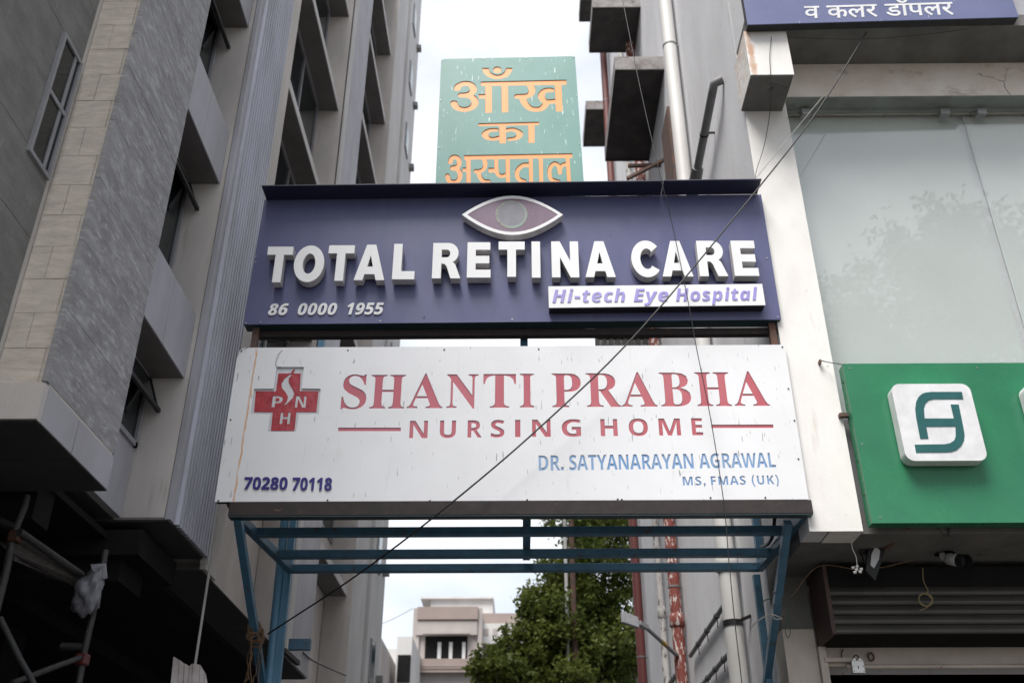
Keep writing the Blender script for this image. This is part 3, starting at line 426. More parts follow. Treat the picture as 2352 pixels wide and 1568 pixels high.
     823, 668, 822, 708, 823, 724, 828, 734, 835, 735, 840, 734, 845, 729, 850, 720, 855, 710, 857, 670, 857, 660, 859, 647, 865, 634, 875, 630, 880, 631, 888, 637, 898, 645, 905, 650, 908, 662, 910,
     685, 910, 728, 899, 735, 899, 737, 898, 735, 802, 732, 801, 535, 805, 533, 802, 532, 778, 535, 776]]],
        [0, [[1339, 1070, 1448, 1068, 1450, 1070, 1451, 1110, 1450, 1112, 1425, 1112, 1423, 1115, 1440, 1398, 1438, 1400, 1402, 1400, 1402, 1398, 1388, 1193, 1370, 1195, 1365, 1198, 1361, 1202, 1352,
     1218, 1347, 1232, 1347, 1235, 1345, 1240, 1347, 1260, 1345, 1265, 1340, 1272, 1330, 1277, 1322, 1276, 1318, 1274, 1313, 1270, 1310, 1265, 1307, 1238, 1301, 1210, 1298, 1200, 1292, 1194, 1282,
     1188, 1275, 1188, 1269, 1192, 1261, 1200, 1252, 1215, 1247, 1232, 1246, 1255, 1249, 1280, 1254, 1298, 1261, 1308, 1270, 1313, 1288, 1319, 1328, 1328, 1330, 1330, 1335, 1340, 1335, 1350, 1330,
     1359, 1320, 1366, 1318, 1367, 1268, 1355, 1250, 1348, 1240, 1342, 1230, 1334, 1222, 1322, 1215, 1308, 1210, 1290, 1207, 1272, 1206, 1252, 1207, 1235, 1210, 1215, 1215, 1198, 1220, 1189, 1226,
     1180, 1237, 1168, 1250, 1157, 1260, 1151, 1275, 1147, 1285, 1148, 1300, 1152, 1310, 1157, 1321, 1165, 1330, 1176, 1332, 1177, 1342, 1167, 1352, 1161, 1365, 1157, 1385, 1154, 1383, 1115, 1380,
     1113, 1162, 1118, 1161, 1120, 1168, 1400, 1130, 1400, 1129, 1398, 1120, 1119, 1065, 1119, 1063, 1122, 1068, 1400, 1030, 1400, 1025, 1205, 988, 1203, 980, 1204, 972, 1207, 958, 1217, 945, 1229,
     937, 1240, 931, 1255, 930, 1268, 932, 1280, 937, 1292, 944, 1302, 950, 1308, 958, 1312, 995, 1325, 1001, 1332, 1004, 1340, 1004, 1350, 1000, 1358, 992, 1364, 980, 1367, 942, 1353, 928, 1346, 919,
     1340, 909, 1330, 899, 1315, 892, 1300, 888, 1280, 887, 1260, 890, 1238, 897, 1220, 908, 1205, 920, 1191, 935, 1179, 952, 1168, 962, 1163, 972, 1161, 985, 1159, 1025, 1160, 1024, 1122, 1022, 1120,
     842, 1124, 839, 1125, 842, 1400, 802, 1400, 801, 1398, 800, 1302, 798, 1300, 770, 1308, 758, 1309, 742, 1307, 728, 1301, 712, 1290, 702, 1275, 694, 1258, 692, 1256, 632, 1257, 630, 1255, 630,
     1210, 685, 1209, 687, 1208, 688, 1127, 615, 1128, 613, 1130, 621, 1150, 622, 1168, 619, 1192, 613, 1212, 605, 1227, 594, 1240, 580, 1250, 557, 1260, 562, 1280, 567, 1290, 576, 1305, 588, 1317,
     595, 1321, 602, 1323, 640, 1324, 650, 1332, 654, 1342, 652, 1352, 647, 1360, 638, 1366, 605, 1365, 592, 1364, 578, 1360, 562, 1350, 545, 1332, 530, 1310, 522, 1292, 515, 1265, 502, 1264, 498,
     1262, 491, 1258, 486, 1250, 485, 1242, 488, 1233, 492, 1227, 500, 1222, 530, 1223, 542, 1221, 560, 1213, 567, 1208, 571, 1202, 578, 1185, 580, 1172, 580, 1162, 576, 1150, 566, 1130, 562, 1129,
     460, 1131, 457, 1132, 459, 1398, 458, 1400, 418, 1400, 416, 1398, 414, 1250, 412, 1248, 410, 1248, 380, 1248, 378, 1245, 378, 1210, 380, 1208, 410, 1207, 413, 1205, 412, 1132, 395, 1132, 393,
     1130, 392, 1087], [288, 1082, 298, 1081, 310, 1082, 320, 1084, 332, 1089, 345, 1097, 351, 1102, 358, 1110, 363, 1120, 367, 1130, 370, 1142, 370, 1155, 369, 1165, 367, 1178, 363, 1190, 355, 1202,
     349, 1210, 349, 1212, 362, 1229, 371, 1245, 376, 1262, 378, 1275, 377, 1292, 373, 1312, 366, 1330, 355, 1345, 341, 1358, 325, 1366, 310, 1371, 292, 1373, 275, 1372, 258, 1367, 245, 1361, 232,
     1352, 225, 1342, 220, 1332, 207, 1288, 212, 1275, 220, 1267, 225, 1265, 232, 1264, 242, 1267, 251, 1275, 260, 1310, 264, 1318, 270, 1322, 282, 1326, 295, 1327, 308, 1324, 320, 1315, 326, 1305,
     331, 1288, 332, 1275, 328, 1262, 321, 1250, 314, 1242, 308, 1239, 270, 1235, 260, 1226, 256, 1215, 257, 1205, 259, 1200, 268, 1190, 308, 1182, 313, 1180, 318, 1176, 322, 1168, 324, 1155, 323,
     1145, 321, 1138, 312, 1131, 302, 1127, 297, 1128, 290, 1131, 288, 1132, 286, 1138, 281, 1162, 272, 1172, 262, 1176, 252, 1175, 244, 1170, 238, 1162, 236, 1152, 243, 1120, 251, 1105, 258, 1098,
     268, 1091, 278, 1086], [765, 1125, 730, 1126, 728, 1128, 727, 1202, 732, 1242, 736, 1255, 742, 1262, 750, 1267, 758, 1269, 765, 1268, 775, 1266, 796, 1258, 799, 1255, 797, 1125]]],
]
NAMES = [('serif', c) for c in "SHANTIPRB"] + [('sans', c) for c in "NURSGHOMEDTYAWLFKPC01256789"] + [('ital', c) for c in "HitechEyospal"]
NAMES += [('deva', 'va'), ('deva', 'kalar'), ('deva', 'dopler'), ('row', '1'), ('row', '2'), ('row', '3')]
G = dict(zip(NAMES, OUTLINES))
CAP = {'serif': .668, 'sans': .714, 'ital': .714}
def gl(pref, ch):
    k = (pref, ch)
    if k == ('sans', 'I'): return 300, [[(60, 0), (210, 0), (210, 714), (60, 714)]]
    if ch == '.': return 300, [[(50, 0), (210, 0), (210, 160), (50, 160)]]
    if ch == ',': return 300, [[(60, 160), (210, 160), (210, 30), (130, -130), (60, -130), (110, 0), (60, 0)]]
    if ch == '-': return 340, [[(40, 215), (300, 215), (300, 340), (40, 340)]]
    if ch in '()':
        o = [(230 - 150 * math.sin(math.pi * i / 10), 770 - 95 * i) for i in range(11)] ; n_ = [(330 - 130 * math.sin(math.pi * i / 10), 770 - 95 * i) for i in range(11)]
        P = o + n_[::-1]
        if ch == ')': P = [(400 - x, y) for x, y in P]
        return 390, [P]
    a, L = G[k]
    return a, [[(q[i], q[i + 1]) for i in range(0, len(q), 2)] for q in L]
def fit(loops, x0, x1, Xa, Xb, Z0, Z1, cap, slope=0., shear=0.):
    return [[(Xa + (x - x0) / (x1 - x0) * (Xb - Xa) + shear * (y / cap) * (Z1 - Z0), Z0 + y / cap * (Z1 - Z0) + slope * (x - x0) / (x1 - x0)) for x, y in L] for L in loops]
def bb(loops): xs = [p[0] for L in loops for p in L]; return min(xs), max(xs)
def word(pref, txt, px0, px1, b0, b1, t0, t1, y, shear=0., track=0):
    """lay txt between image points on plane y; b0/b1 baseline y left/right, t0/t1 cap top y"""
    P = at(px0, b0, 'y', y); Q = at(px1, b1, 'y', y); T0 = at(px0, t0, 'y', y); T1 = at(px1, t1, 'y', y)
    pen = 0; G_ = []
    for c in txt:
        if c == ' ': pen += 260 + track; continue
        a, L = gl(pref, c); G_.append([[(x + pen, yy) for x, yy in q] for q in L]); pen += a + track
    x0 = min(bb(g)[0] for g in G_); x1 = max(bb(g)[1] for g in G_)
    cap = CAP[pref] * 1000; out = []
    for g in G_:
        res = []
        for q in g:
            r = []
            for x, yy in q:
                u = (x - x0) / (x1 - x0); X = P.x + u * (Q.x - P.x); Zb = P.z + u * (Q.z - P.z); Zt = T0.z + u * (T1.z - T0.z)
                r.append((X + shear * yy / cap * (Zt - Zb), Zb + yy / cap * (Zt - Zb)))
            res.append(r)
        out.append(res)
    return out
def glyph_at(loops, px0, px1, yb, yt, y, cap):
    a, b = bb(loops); P = at(px0, yb, 'y', y); Q = at(px1, yb, 'y', y); T = at((px0 + px1) / 2, yt, 'y', y)
    return fit(loops, a, b, P.x, Q.x, P.z, T.z, cap, Q.z - P.z)
def backing(loops, Y, th, m, parent, name='letter', pad=.012):
    xs = [p[0] for L in loops for p in L]; zs = [p[1] for L in loops for p in L]
    return box(name, (min(xs) - pad * .3, Y, min(zs) - pad), (max(xs) + pad * .3, Y + th, max(zs) + pad), m, parent)

# ------------------------------------------------------------------ ground
struct(box('ground', (-400, -400, -.5), (400, 900, 0), m_ground))
struct(box('road', (-400, -12, -.02), (400, -2.2, .004), m_road))
struct(box('pavement', (-60, -2.2, 0), (60, 1.6, .14), m_pave))
struct(box('alley_floor', (-3.2, 1.6, 0), (2.7, 60, .008), m_road))

# ------------------------------------------------------------------ LEFT BUILDING
XF = -3.3
YP1 = 6.14; YP2 = 7.45; YC = 8.93; TOP = 27; LOW = 16
XA = at(0, 801, 'y', YP1).x; XR = -3.77
lb = thing('apartment_building', 'tall grey and beige block with stone piers and ribbed metal strip left of the alley', 'building', (-6, 8, 0))
core = MB()
core.box((-11, 1.9, 4.62), (XA - .005, YP1 + .1, LOW))                  # near body, face A behind its tiles
core.box((-11, YP1 + .049, 4.62), (XF - .005, YP2 - .03, LOW))           # first pier
core.box((-11, YP2 - .03, 4.8), (XR - .06, YC, LOW))
core.box((-11, YC + .02, 4.79), (XF - .05, 10.56, LOW))
core.box((-11, 10.56, 4.67), (XR - .06, 14.1, TOP))
core.box((-11, 14.12, 4.67), (XF - .02, 15.82, TOP))
core.box((-11, 15.82, 4.67), (XR - .06, 19.2, TOP))
core.box((-11, 19.22, 0), (XF - .02, 20.24, TOP))
core.build('wall', m_render, lb)
box('pier_front', (XR - .05, 14.09, 4.67), (XF, 14.12, TOP), m_render, lb)
box('pier_side', (XF - .02, 14.33, 4.67), (XF + .004, 15.81, TOP), m_panel, lb)
box('corner_trim', (XF - .02, 14.09, 4.67), (XF + .03, 14.33, TOP), m_far3, lb)
box('pier_front', (XR - .05, 19.18, 4.67), (XF, 19.22, TOP), m_render, lb)
box('corner_trim', (XF - .02, 19.2, 0), (XF + .02, 20.2, TOP), m_far3, lb)
box('pier_front', (XR - .05, YC, 4.8), (XF - .06, YC + .02, LOW), m_render, lb)
box('side_trim', (XF - .05, YC - .01, 4.78), (XF, YC + .12, LOW), m_panel, lb)
box('wall_strip', (XF - .05, 10.14, 4.67), (XF + .01, 10.555, LOW), m_render, lb)
# tiled courses on the three stone faces
def course_tiles(face, a0, a1, z0, z1, H, W, m, fix, g=.004, jit=.003, half=True):
    r = random.Random(hash((face, 3)) & 0xff if False else int(a0 * 10) + 5); z = z0; k = 0; n = 0
    while z < z1 - .02:
        zz = min(z + H, z1); a = a0 - (W / 2 if (k % 2 and half) else 0)
        while a < a1 - .01:
            s, e = max(a, a0), min(a + W, a1)
            if e - s > .03:
                p = r.uniform(0, jit); mb = MB()
                if face == 'y': mb.box((s + g / 2, fix - p - .004, z + g / 2), (e - g / 2, fix + .04, zz - g / 2))
                else: mb.box((fix - .04, s + g / 2, z + g / 2), (fix + .004 + p, e - g / 2, zz - g / 2))
                mb.build('stone_tile', m, lb); n += 1
            a += W
        z = zz; k += 1
    return n
ZT = 13.2
course_tiles('y', XA, XF - .03, 4.79, ZT, .295, .31, m_beige, YP1 + .045)
course_tiles('x', YP1 + .0, YP2, 4.80, ZT, .60, 1.32, m_stone, XF - .005, half=False)
course_tiles('x', 2.0, YP1 - .02, 4.80, 12.2, .60, 2.1, m_stone_dk, XA - .005, half=False)
box('plain_cladding', (XA, YP1, ZT), (XF, YP1 + .05, LOW), m_beige, lb)
box('plain_cladding', (XF - .05, YP1 + .05, ZT), (XF, YP2, LOW), m_stone, lb)
box('plain_cladding', (XA - .05, 2, 12.2), (XA, YP1, LOW), m_stone_dk, lb)
# metal fascia panels and soffit at the foot of the pier
box('fascia_panel', (-5.4, YP1 - .02, 4.50), (XF, YP1 + .05, 4.775), m_render, lb)
box('fascia_panel', (XF - .06, YP1 + .052, 4.50), (XF + .002, 6.72, 4.775), m_panel, lb)
box('fascia_panel', (XF - .06, 6.73, 4.50), (XF + .002, YP2, 4.775), m_panel, lb)
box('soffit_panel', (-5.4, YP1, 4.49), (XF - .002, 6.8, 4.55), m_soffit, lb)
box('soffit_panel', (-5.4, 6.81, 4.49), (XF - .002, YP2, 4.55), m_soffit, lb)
# ribbed metal strip
rb = MB(); y = YC + .12; pitch = .086
prof = []
while y < 10.10:
    prof += [(y, 0), (y + pitch * .3, 0), (y + pitch * .42, .042), (y + pitch * .88, .042)]; y += pitch
prof.append((10.12, 0))
vs_ = []; fs_ = []
for i, (yy, dx) in enumerate(prof): vs_ += [(XF + dx - .01, yy, 4.78), (XF + dx - .01, yy, LOW)]
for i in range(len(prof) - 1): fs_.append((2 * i, 2 * i + 2, 2 * i + 3, 2 * i + 1))
rb.add(vs_, fs_).build('ribbed_sheet', m_corr, lb)
box('strip_edge', (XF - .05, 10.122, 4.72), (XF + .035, 10.14, LOW), m_far3, lb)
# first bay: spandrel boxes and windows
FL = 2.49
def win(y0, y1, z0, z1, x, opened=False):
    fr = MB(); t = .05
    fr.box((x - .02, y0, z0), (x + .03, y0 + t, z1)).box((x - .02, y1 - t, z0), (x + .03, y1, z1)).box((x - .02, y0, z0), (x + .03, y1, z0 + t)).box((x - .02, y0, z1 - t), (x + .03, y1, z1))
    ym = (y0 + y1) / 2; fr.box((x - .02, ym - t / 2, z0), (x + .028, ym + t / 2, z1))
    f = fr.build('window_frame', m_alu, lb)
    box('pane', (x - .01, y0 + t, z0 + t), (x, ym - t / 2, z1 - t), m_win, f); box('pane', (x - .01, ym + t / 2, z0 + t), (x, y1 - t, z1 - t), m_win, f)
    return f
for k in range(-1, 4):
    zb = 6.27 + k * FL
    if k >= 0:
        sb = box('spandrel_box', (XR - .02, YP2, zb + .02), (-3.42, YC - .012, zb + .73), m_slabdk, lb)
        box('outer_panel', (-3.42, YP2 + .002, zb), (-3.405, 8.2, zb + .75), m_panel, sb)
        box('outer_panel', (-3.42, 8.206, zb), (-3.405, YC - .012, zb + .75), m_panel, sb)
        box('soffit_panel', (XR, YP2 + .002, zb - .001), (-3.42, YC - .012, zb + .02), m_slabdk, sb)
    z0 = zb + .75 if k >= 0 else 5.5
    win(YP2, YC - .02, z0, zb + FL, XR)
    if k >= -1:
        s = MB(); hz = zb + FL - .03; bx, bz = (-3.60, hz - .34)
        for yy in (8.0, 8.88): s.bar((XR + .04, yy, hz), (bx, yy, bz), .02, .02)
        s.bar((bx, 7.98, bz), (bx, 8.91, bz), .04, .04)
        sa = s.build('open_sash', m_black, lb)
        MB().quad((XR + .04, 8.01, hz), (bx, 8.01, bz), (bx, 8.87, bz), (XR + .04, 8.87, hz)).build('pane', m_win, sa)
box('recess_wall', (XR - .06, YP2, 4.8), (XR, YC - .01, 5.5), m_panel, lb)
# second and third bays
for (ya, yb, zt, fl) in ((10.56, 14.085, 14.62, 2.49), (15.82, 19.175, 18.86, 2.40)):
    for k in range(-5, 6):
        zz = zt + k * fl
        if zz < 4.7 or zz > TOP - 1: continue
        s = box('ledge_slab', (XR - .02, ya + .003, zz), (-3.405, yb, zz + .13), m_slabdk, lb)
        box('slab_edge', (-3.405, ya + .003, zz), (-3.39, yb, zz + .15), m_far3, s)
        box('recess_wall', (XR - .06, ya + .003, zz + .13), (XR, yb, zz + 1.0), m_render, lb)
        win(ya + .9, yb - .12, zz + 1.0, zz + fl, XR)
        box('recess_wall', (XR - .06, ya + .003, zz + 1.0), (XR + .002, ya + .9, zz + fl), m_render, lb)
# undercroft
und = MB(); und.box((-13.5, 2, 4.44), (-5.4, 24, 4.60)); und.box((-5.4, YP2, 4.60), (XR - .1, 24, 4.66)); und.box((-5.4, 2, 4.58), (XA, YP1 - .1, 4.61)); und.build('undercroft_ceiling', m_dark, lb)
und = MB(); und.box((-13.6, 1.9, 0), (-13.3, 24, 4.6)); und.box((-13.5, 23.5, 0), (-3.5, 23.9, 4.6)).box((-13.3, 1.95, 0), (XA - .1, 2.2, 4.5)); und.build('undercroft_wall_and_blocker', m_dark, lb)  # last box: unseen street-end wall, added to keep light out
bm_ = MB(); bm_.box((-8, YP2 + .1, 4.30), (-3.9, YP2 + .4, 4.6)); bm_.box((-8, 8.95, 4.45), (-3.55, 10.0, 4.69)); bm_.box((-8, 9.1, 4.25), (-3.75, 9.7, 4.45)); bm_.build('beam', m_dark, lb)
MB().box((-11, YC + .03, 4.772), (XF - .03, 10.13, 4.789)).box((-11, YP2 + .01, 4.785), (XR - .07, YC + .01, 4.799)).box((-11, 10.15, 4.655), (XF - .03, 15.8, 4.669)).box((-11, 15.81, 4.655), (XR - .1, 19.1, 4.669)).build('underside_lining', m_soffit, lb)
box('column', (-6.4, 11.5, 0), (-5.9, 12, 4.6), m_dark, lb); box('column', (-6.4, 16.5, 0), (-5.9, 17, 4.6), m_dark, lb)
# narrow framed window in the near stone face
nw = [at(*p, 'x', XA) for p in ((149, 79.6), (185, 154), (102.7, 411), (54, 336.5))]
y0 = (nw[0].y + nw[3].y) / 2; y1 = (nw[1].y + nw[2].y) / 2; z0 = (nw[2].z + nw[3].z) / 2; z1 = (nw[0].z + nw[1].z) / 2
f = MB(); t = .035; X = XA
f.box((X - .02, y0, z0), (X + .03, y0 + t, z1)).box((X - .02, y1 - t, z0), (X + .03, y1, z1)).box((X - .02, y0 + t, z0), (X + .03, y1 - t, z0 + t)).box((X - .02, y0 + t, z1 - t), (X + .03, y1 - t, z1)).box((X - .02, y0 + t, z1 - .62), (X + .025, y1 - t, z1 - .58)).box((X - .02, y1 - t - .09, z0 + t), (X + .02, y1 - t - .05, z1 - t))
f = f.build('window_frame', m_alu, lb)
f2 = 0; box('pane', (X, y0 + t, z0 + t), (X + .012, y1 - t, z1 - .62), m_win, f); box('pane', (X, y0 + t, z1 - .55), (X + .012, y1 - t, z1 - t), m_win, f)
# white thin pipe hanging below the block
pw = thing('drain_pipe', 'thin white downpipe in front of the dark undercroft at left', 'pipe', (-3.2, 9.6, 0))
a = at(541, 1235, 'x', -3.2); b = at(537, 1568, 'x', -3.2)
MB().tube([(-3.2, 10.0, 5.4), (-3.2, 10.0, 0)], .014, 8).build('pipe', m_cablew, pw)

# pale tower beyond
pt = thing('pale_tower', 'pale narrow tower with small tinted windows rising just beyond the left block', 'building', (-6, 22, 0))
MB().box((-9, 20.3, 0), (XF - .05, 21.4, 31)).box((-9, 21.46, 0), (XF + .02, 23.6, 34)).box((-9, 21.4, 0), (XF - .12, 21.46, 31)).build('wall', m_far3, pt)
for k in range(12):
    z = 5.8 + k * 2.45
    wf = box('window', (XF + .02, 21.9, z), (XF + .06, 22.5, z + .9), m_alu, pt); box('pane', (XF + .06, 21.95, z + .05), (XF + .066, 22.45, z + .85), mat('sea glass', (.05, .12, .13), .1) if k == 0 else bpy.data.materials['sea glass'], wf)
    MB().box((XF + .02, 23.1, z + .2), (XF + .16, 23.3, z + .35)).build('vent_hood', m_gpipe, pt)

# ------------------------------------------------------------------ RIGHT BUILDING
XW = 2.72; YPI = 9.05
ZS = 4.68; ZLIN = 10.134; ZSOF = 10.666
rbd = thing('corner_building', 'grey and white painted building with glazed front right of the alley', 'building', (7, 14, 0))
MB().box((XW, 9.42, 4.9), (14, 24.1, 28)).build('wall', m_grey, rbd)
MB().box((XW, 10.9, 0), (14, 24.1, 4.9)).build('lower_wall', m_grey, rbd)
MB().box((XW - .006, YPI + .012, ZS + .01), (2.9, 9.42, 28)).box((XW - .006, 8.53, 10.86), (2.75, YPI + .013, 28)).build('side_wall', m_grey, rbd)
MB().box((2.712, YPI, ZS), (3.215, YPI + .012, 16)).box((2.91, YPI + .012, ZS), (3.215, 9.42, 10.6)).build('pilaster', m_white, rbd)
MB().box((2.705, YPI + .002, ZS - .0), (14, 10.9, ZS + .2)).build('floor_slab', m_fascia, rbd) if False else None
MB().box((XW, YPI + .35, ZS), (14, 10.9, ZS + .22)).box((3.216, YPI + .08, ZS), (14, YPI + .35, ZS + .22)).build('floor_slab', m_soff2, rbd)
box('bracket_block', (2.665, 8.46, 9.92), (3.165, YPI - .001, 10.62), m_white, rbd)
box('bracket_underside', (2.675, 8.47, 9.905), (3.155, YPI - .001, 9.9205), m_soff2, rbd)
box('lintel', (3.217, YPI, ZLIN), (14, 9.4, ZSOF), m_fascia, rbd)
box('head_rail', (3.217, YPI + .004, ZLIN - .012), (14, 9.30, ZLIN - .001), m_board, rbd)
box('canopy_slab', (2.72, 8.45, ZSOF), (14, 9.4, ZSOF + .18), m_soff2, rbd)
box('upper_front', (2.755, 8.52, ZSOF + .18), (14, 9.5, 28), m_panel, rbd)
# glass panes
xj = [3.216, at(2214, 275, 'y', 9.3).x, 9.2, 13.5]
for i in range(3):
    g = box('glass_pane', (xj[i] + .006, 9.30, 5.9), (xj[i + 1] - .006, 9.312, ZLIN - .05), m_glass, rbd)
    box('milky_board', (xj[i] + .045, 9.39, 5.9), (xj[i + 1] - .045, 9.41, ZLIN - .02), m_backer, rbd)
box('shadow_stripe_backing', (3.216, 9.43, 5.5), (13.5, 9.44, ZLIN), m_gpipe, rbd)  # grey behind the board joints stands in for the bar's shadow stripe
MB().box((3.22, 9.26, ZLIN - .05), (14, 9.30, ZLIN - .012)).build('top_channel', m_board, rbd)
for px in (1850, 2169, 2253):
    c = at(px, 262, 'y', 9.25); MB().box((c.x - .055, 9.2, c.z - .035), (c.x + .055, 9.30, c.z + .05)).build('glass_clip', m_steel, rbd, .006)
MB().box((3.22, 9.14, 4.9), (14, 9.42, 5.88)).build('panel_below_glass', m_gpipe, rbd)
# white wall lump and small things on the pilaster
box('corner_column', (2.705, 10.5, 0), (3.03, 10.9, 4.12), m_cream, rbd)
box('shaded_column_top', (2.715, 10.52, 4.12), (3.03, 10.9, ZS), m_soff2, rbd)  # same column; the shadow up here is put into a darker material

# upper right sign
bl = at(1713, 73.4, 'y', 8.44); br = at(2331, 56, 'y', 8.44)
ts = thing('hindi_sign', 'pale purple sign with white Hindi lettering at the upper right corner', 'sign', (4.5, 8.44, 10.6))
sheet('panel', [[(bl.x, bl.z), (br.x, br.z), (br.x, 12.2), (bl.x, 12.2)]], 8.33, .012, m_tsign, ts)
sheet('sign_box', [[(bl.x + .005, bl.z + .003), (br.x - .005, br.z + .003), (br.x - .005, 12.19), (bl.x + .005, 12.19)]], 8.343, .1, m_black, ts)
va = gl('deva', 'va')[1]; HV = max(p[1] for p in va[0])
for nm, q in (('va', ((150, 68), (300, 64), (150, 186), (312, 183))), ('kalar', ((372, 62), (876, 46), (385, 184), (893, 168))), ('dopler', ((952, 46), (1632, 24), (970, 163), (1657, 148)))):
    L = gl('deva', nm)[1]; a0, a1 = bb(L)
    C4 = [at(1812.3 + .22946 * x, .22946 * y_, 'y', 8.33) for x, y_ in q]; out_ = []
    for loop in L:
        r = []
        for x, y_ in loop:
            u = (x - a0) / (a1 - a0); v = y_ / HV
            p = C4[2].lerp(C4[3], u).lerp(C4[0].lerp(C4[1], u), v); r.append((p.x, p.z))
        out_.append(r)
    sheet('word', out_, 8.326, .004, m_plastic, ts)

# ------------------------------------------------------------------ GREEN SHOP SIGN
k6 = lambda x, y: (1745.2 + .32106 * x, 771.9 + .32106 * y)
gs = thing('shop_sign', 'bright green shop fascia with white rounded logo box on the right building', 'sign', (5, 8.9, 4.7))
gz0, gz1, gx = 4.705, 6.385, 3.26
MB().box((gx, 8.9, gz0), (11, 8.905, gz1)).build('face', m_shop, gs)
MB().box((gx + .0, 8.907, gz0 + .004), (11, 9.04, gz1 - .002)).build('casing', m_shop, gs)
for sx, sz in ((3.34, 4.76), (3.32, 6.33), (4.6, 6.33), (4.7, 4.76), (3.30, 5.5)): MB().tube([(sx, 8.901, sz), (sx, 8.895, sz)], .008, 8).build('screw', m_steel, gs)
for z in (5.0, 5.35, 5.8, 6.2): box('screw', (gx - .006, 8.97, z), (gx, 8.985, z + .015), m_black, gs)
def rrect(x0, x1, z0, z1, r):
    o = []
    for cx, cz, a in ((x1 - r, z1 - r, 0), (x0 + r, z1 - r, 90), (x0 + r, z0 + r, 180), (x1 - r, z0 + r, 270)):
        for i in range(7): t = math.radians(a + 15 * i); o.append((cx + r * math.cos(t), cz + r * math.sin(t)))
    return o
def lshade(name, parent):
    return parent
LX0, LX1, LZ0, LZ1 = 3.635, 4.405, 5.262, 6.075
lg = sheet('logo_box', [rrect(LX0, LX1, LZ0, LZ1, .085)], 8.75, .13, m_plastic, gs)
P = [(1445, 398), (1455, 450), (1245, 450), (1210, 458), (1185, 480), (1173, 515), (1178, 588), (1388, 588), (1365, 488), (1422, 488), (1455, 650), (1464, 705), (1460, 745), (1440, 785), (1405, 815), (1370, 827), (1330, 830), (1118, 832), (1108, 775), (1320, 772), (1360, 765), (1390, 745), (1402, 715), (1400, 645), (1190, 647), (1206, 732), (1148, 733), (1118, 580), (1112, 520), (1118, 470), (1135, 435), (1160, 412), (1190, 402), (1230, 398)]
sheet('emblem', [XZ([k6(*p) for p in P], 8.748)], 8.745, .005, m_teal, lg)
x2 = at(2350, 913, 'y', 8.75).x + .035
sheet('logo_box', [rrect(x2, x2 + .8, LZ0, LZ1, .085)], 8.75, .13, m_plastic, gs)

# ------------------------------------------------------------------ WHITE SIGN
YS = 9.0
k3 = lambda x, y: (483.3 + .29395 * x, 771.9 + .29395 * y)
k4 = lambda x, y: (1174.65 + .31393 * x, 771.9 + .31393 * y)
ws = thing('nursing_home_sign', 'large white cut-out sign with red nursing home lettering and red cross', 'sign', (0, 9, 4.97))
holes = []
S0 = [('S', k3, 1016, 1212), ('H', k3, 1240, 1514), ('A', k3, 1532, 1813), ('N', k3, 1842, 2092), ('T', k3, 2130, 2388), ('I', k4, 63, 168), ('P', k4, 300, 514), ('R', k4, 553, 805), ('A', k4, 808, 1070), ('B', k4, 1097, 1322), ('H', k4, 1362, 1615), ('A', k4, 1635, 1892)]
lerp = lambda a, b, t: a + (b - a) * t
for c, k, a, b in S0:
    xa, xb = k(a, 0)[0], k(b, 0)[0]; t = ((xa + xb) / 2 - 782) / (1768 - 782)
    L = glyph_at(gl('serif', c)[1], xa, xb, lerp(938.3, 931.2, t), lerp(862.3, 854.6, t), YS, 668)
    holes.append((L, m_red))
N0 = [('N', k3, 1552, 1695), ('U', k3, 1790, 1916), ('R', k3, 2008, 2120), ('S', k3, 2190, 2297), ('I', k4, 27, 66), ('N', k4, 152, 288), ('G', k4, 370, 511), ('H', k4, 655, 780), ('O', k4, 862, 1003), ('M', k4, 1083, 1243), ('E', k4, 1325, 1405)]
for c, k, a, b in N0:
    xa, xb = k(a, 0)[0], k(b, 0)[0]; t = ((xa + xb) / 2 - 939) / (1616 - 939)
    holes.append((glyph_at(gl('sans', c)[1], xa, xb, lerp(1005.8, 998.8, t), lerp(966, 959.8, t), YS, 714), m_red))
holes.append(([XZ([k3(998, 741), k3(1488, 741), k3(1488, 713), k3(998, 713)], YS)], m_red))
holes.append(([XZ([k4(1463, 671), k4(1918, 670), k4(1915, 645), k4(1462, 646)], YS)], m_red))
for txt, a, b in (('DR.', 200, 382), ('SATYANARAYAN', 425, 1337), ('AGRAWAL', 1378, 1937)):
    for L in word('sans', txt, k4(a, 0)[0], k4(b, 0)[0], k4(0, lerp(983, 958, (a - 200) / 1737))[1], k4(0, lerp(983, 958, (b - 200) / 1737))[1], k4(0, lerp(872, 852, (a - 200) / 1737))[1], k4(0, lerp(872, 852, (b - 200) / 1737))[1], YS): holes.append((L, m_bluel))
for txt, a, b in (('MS,', 1257, 1422), ('FMAS', 1463, 1717), ('(UK)', 1762, 1960)):
    for L in word('sans', txt, k4(a, 0)[0], k4(b, 0)[0], k4(0, lerp(1091, 1081, (a - 1257) / 700))[1], k4(0, lerp(1091, 1081, (b - 1257) / 700))[1], k4(0, lerp(1027, 1017, (a - 1257) / 700))[1], k4(0, lerp(1027, 1017, (b - 1257) / 700))[1], YS, track=60): holes.append((L, m_bluel))
cross_h = XZ([k3(*p) for p in ((518, 240), (730, 240), (712, 408), (862, 410), (845, 608), (690, 610), (668, 745), (450, 745), (467, 610), (317, 607), (342, 410), (495, 410))], YS)
wl, wr, wb_, wt = -2.93, 2.735, 4.978, 6.665
outer = [(wl, wb_), (wr, wb_), (wr, wt), (wl + .06, wt), (wl + .03, wt - .015), (wl + .01, wt - .05), (wl, wt - .1)]
loops = [outer, cross_h]
for L, m in holes: loops += L
p_, q_ = at(*k3(365, 96), 'y', YS), at(*k3(180, 1292), 'y', YS)
add_line_stain(m_white, (2.70, 10.62), (2.72, 9.92), .05, (.45, .22, .10))
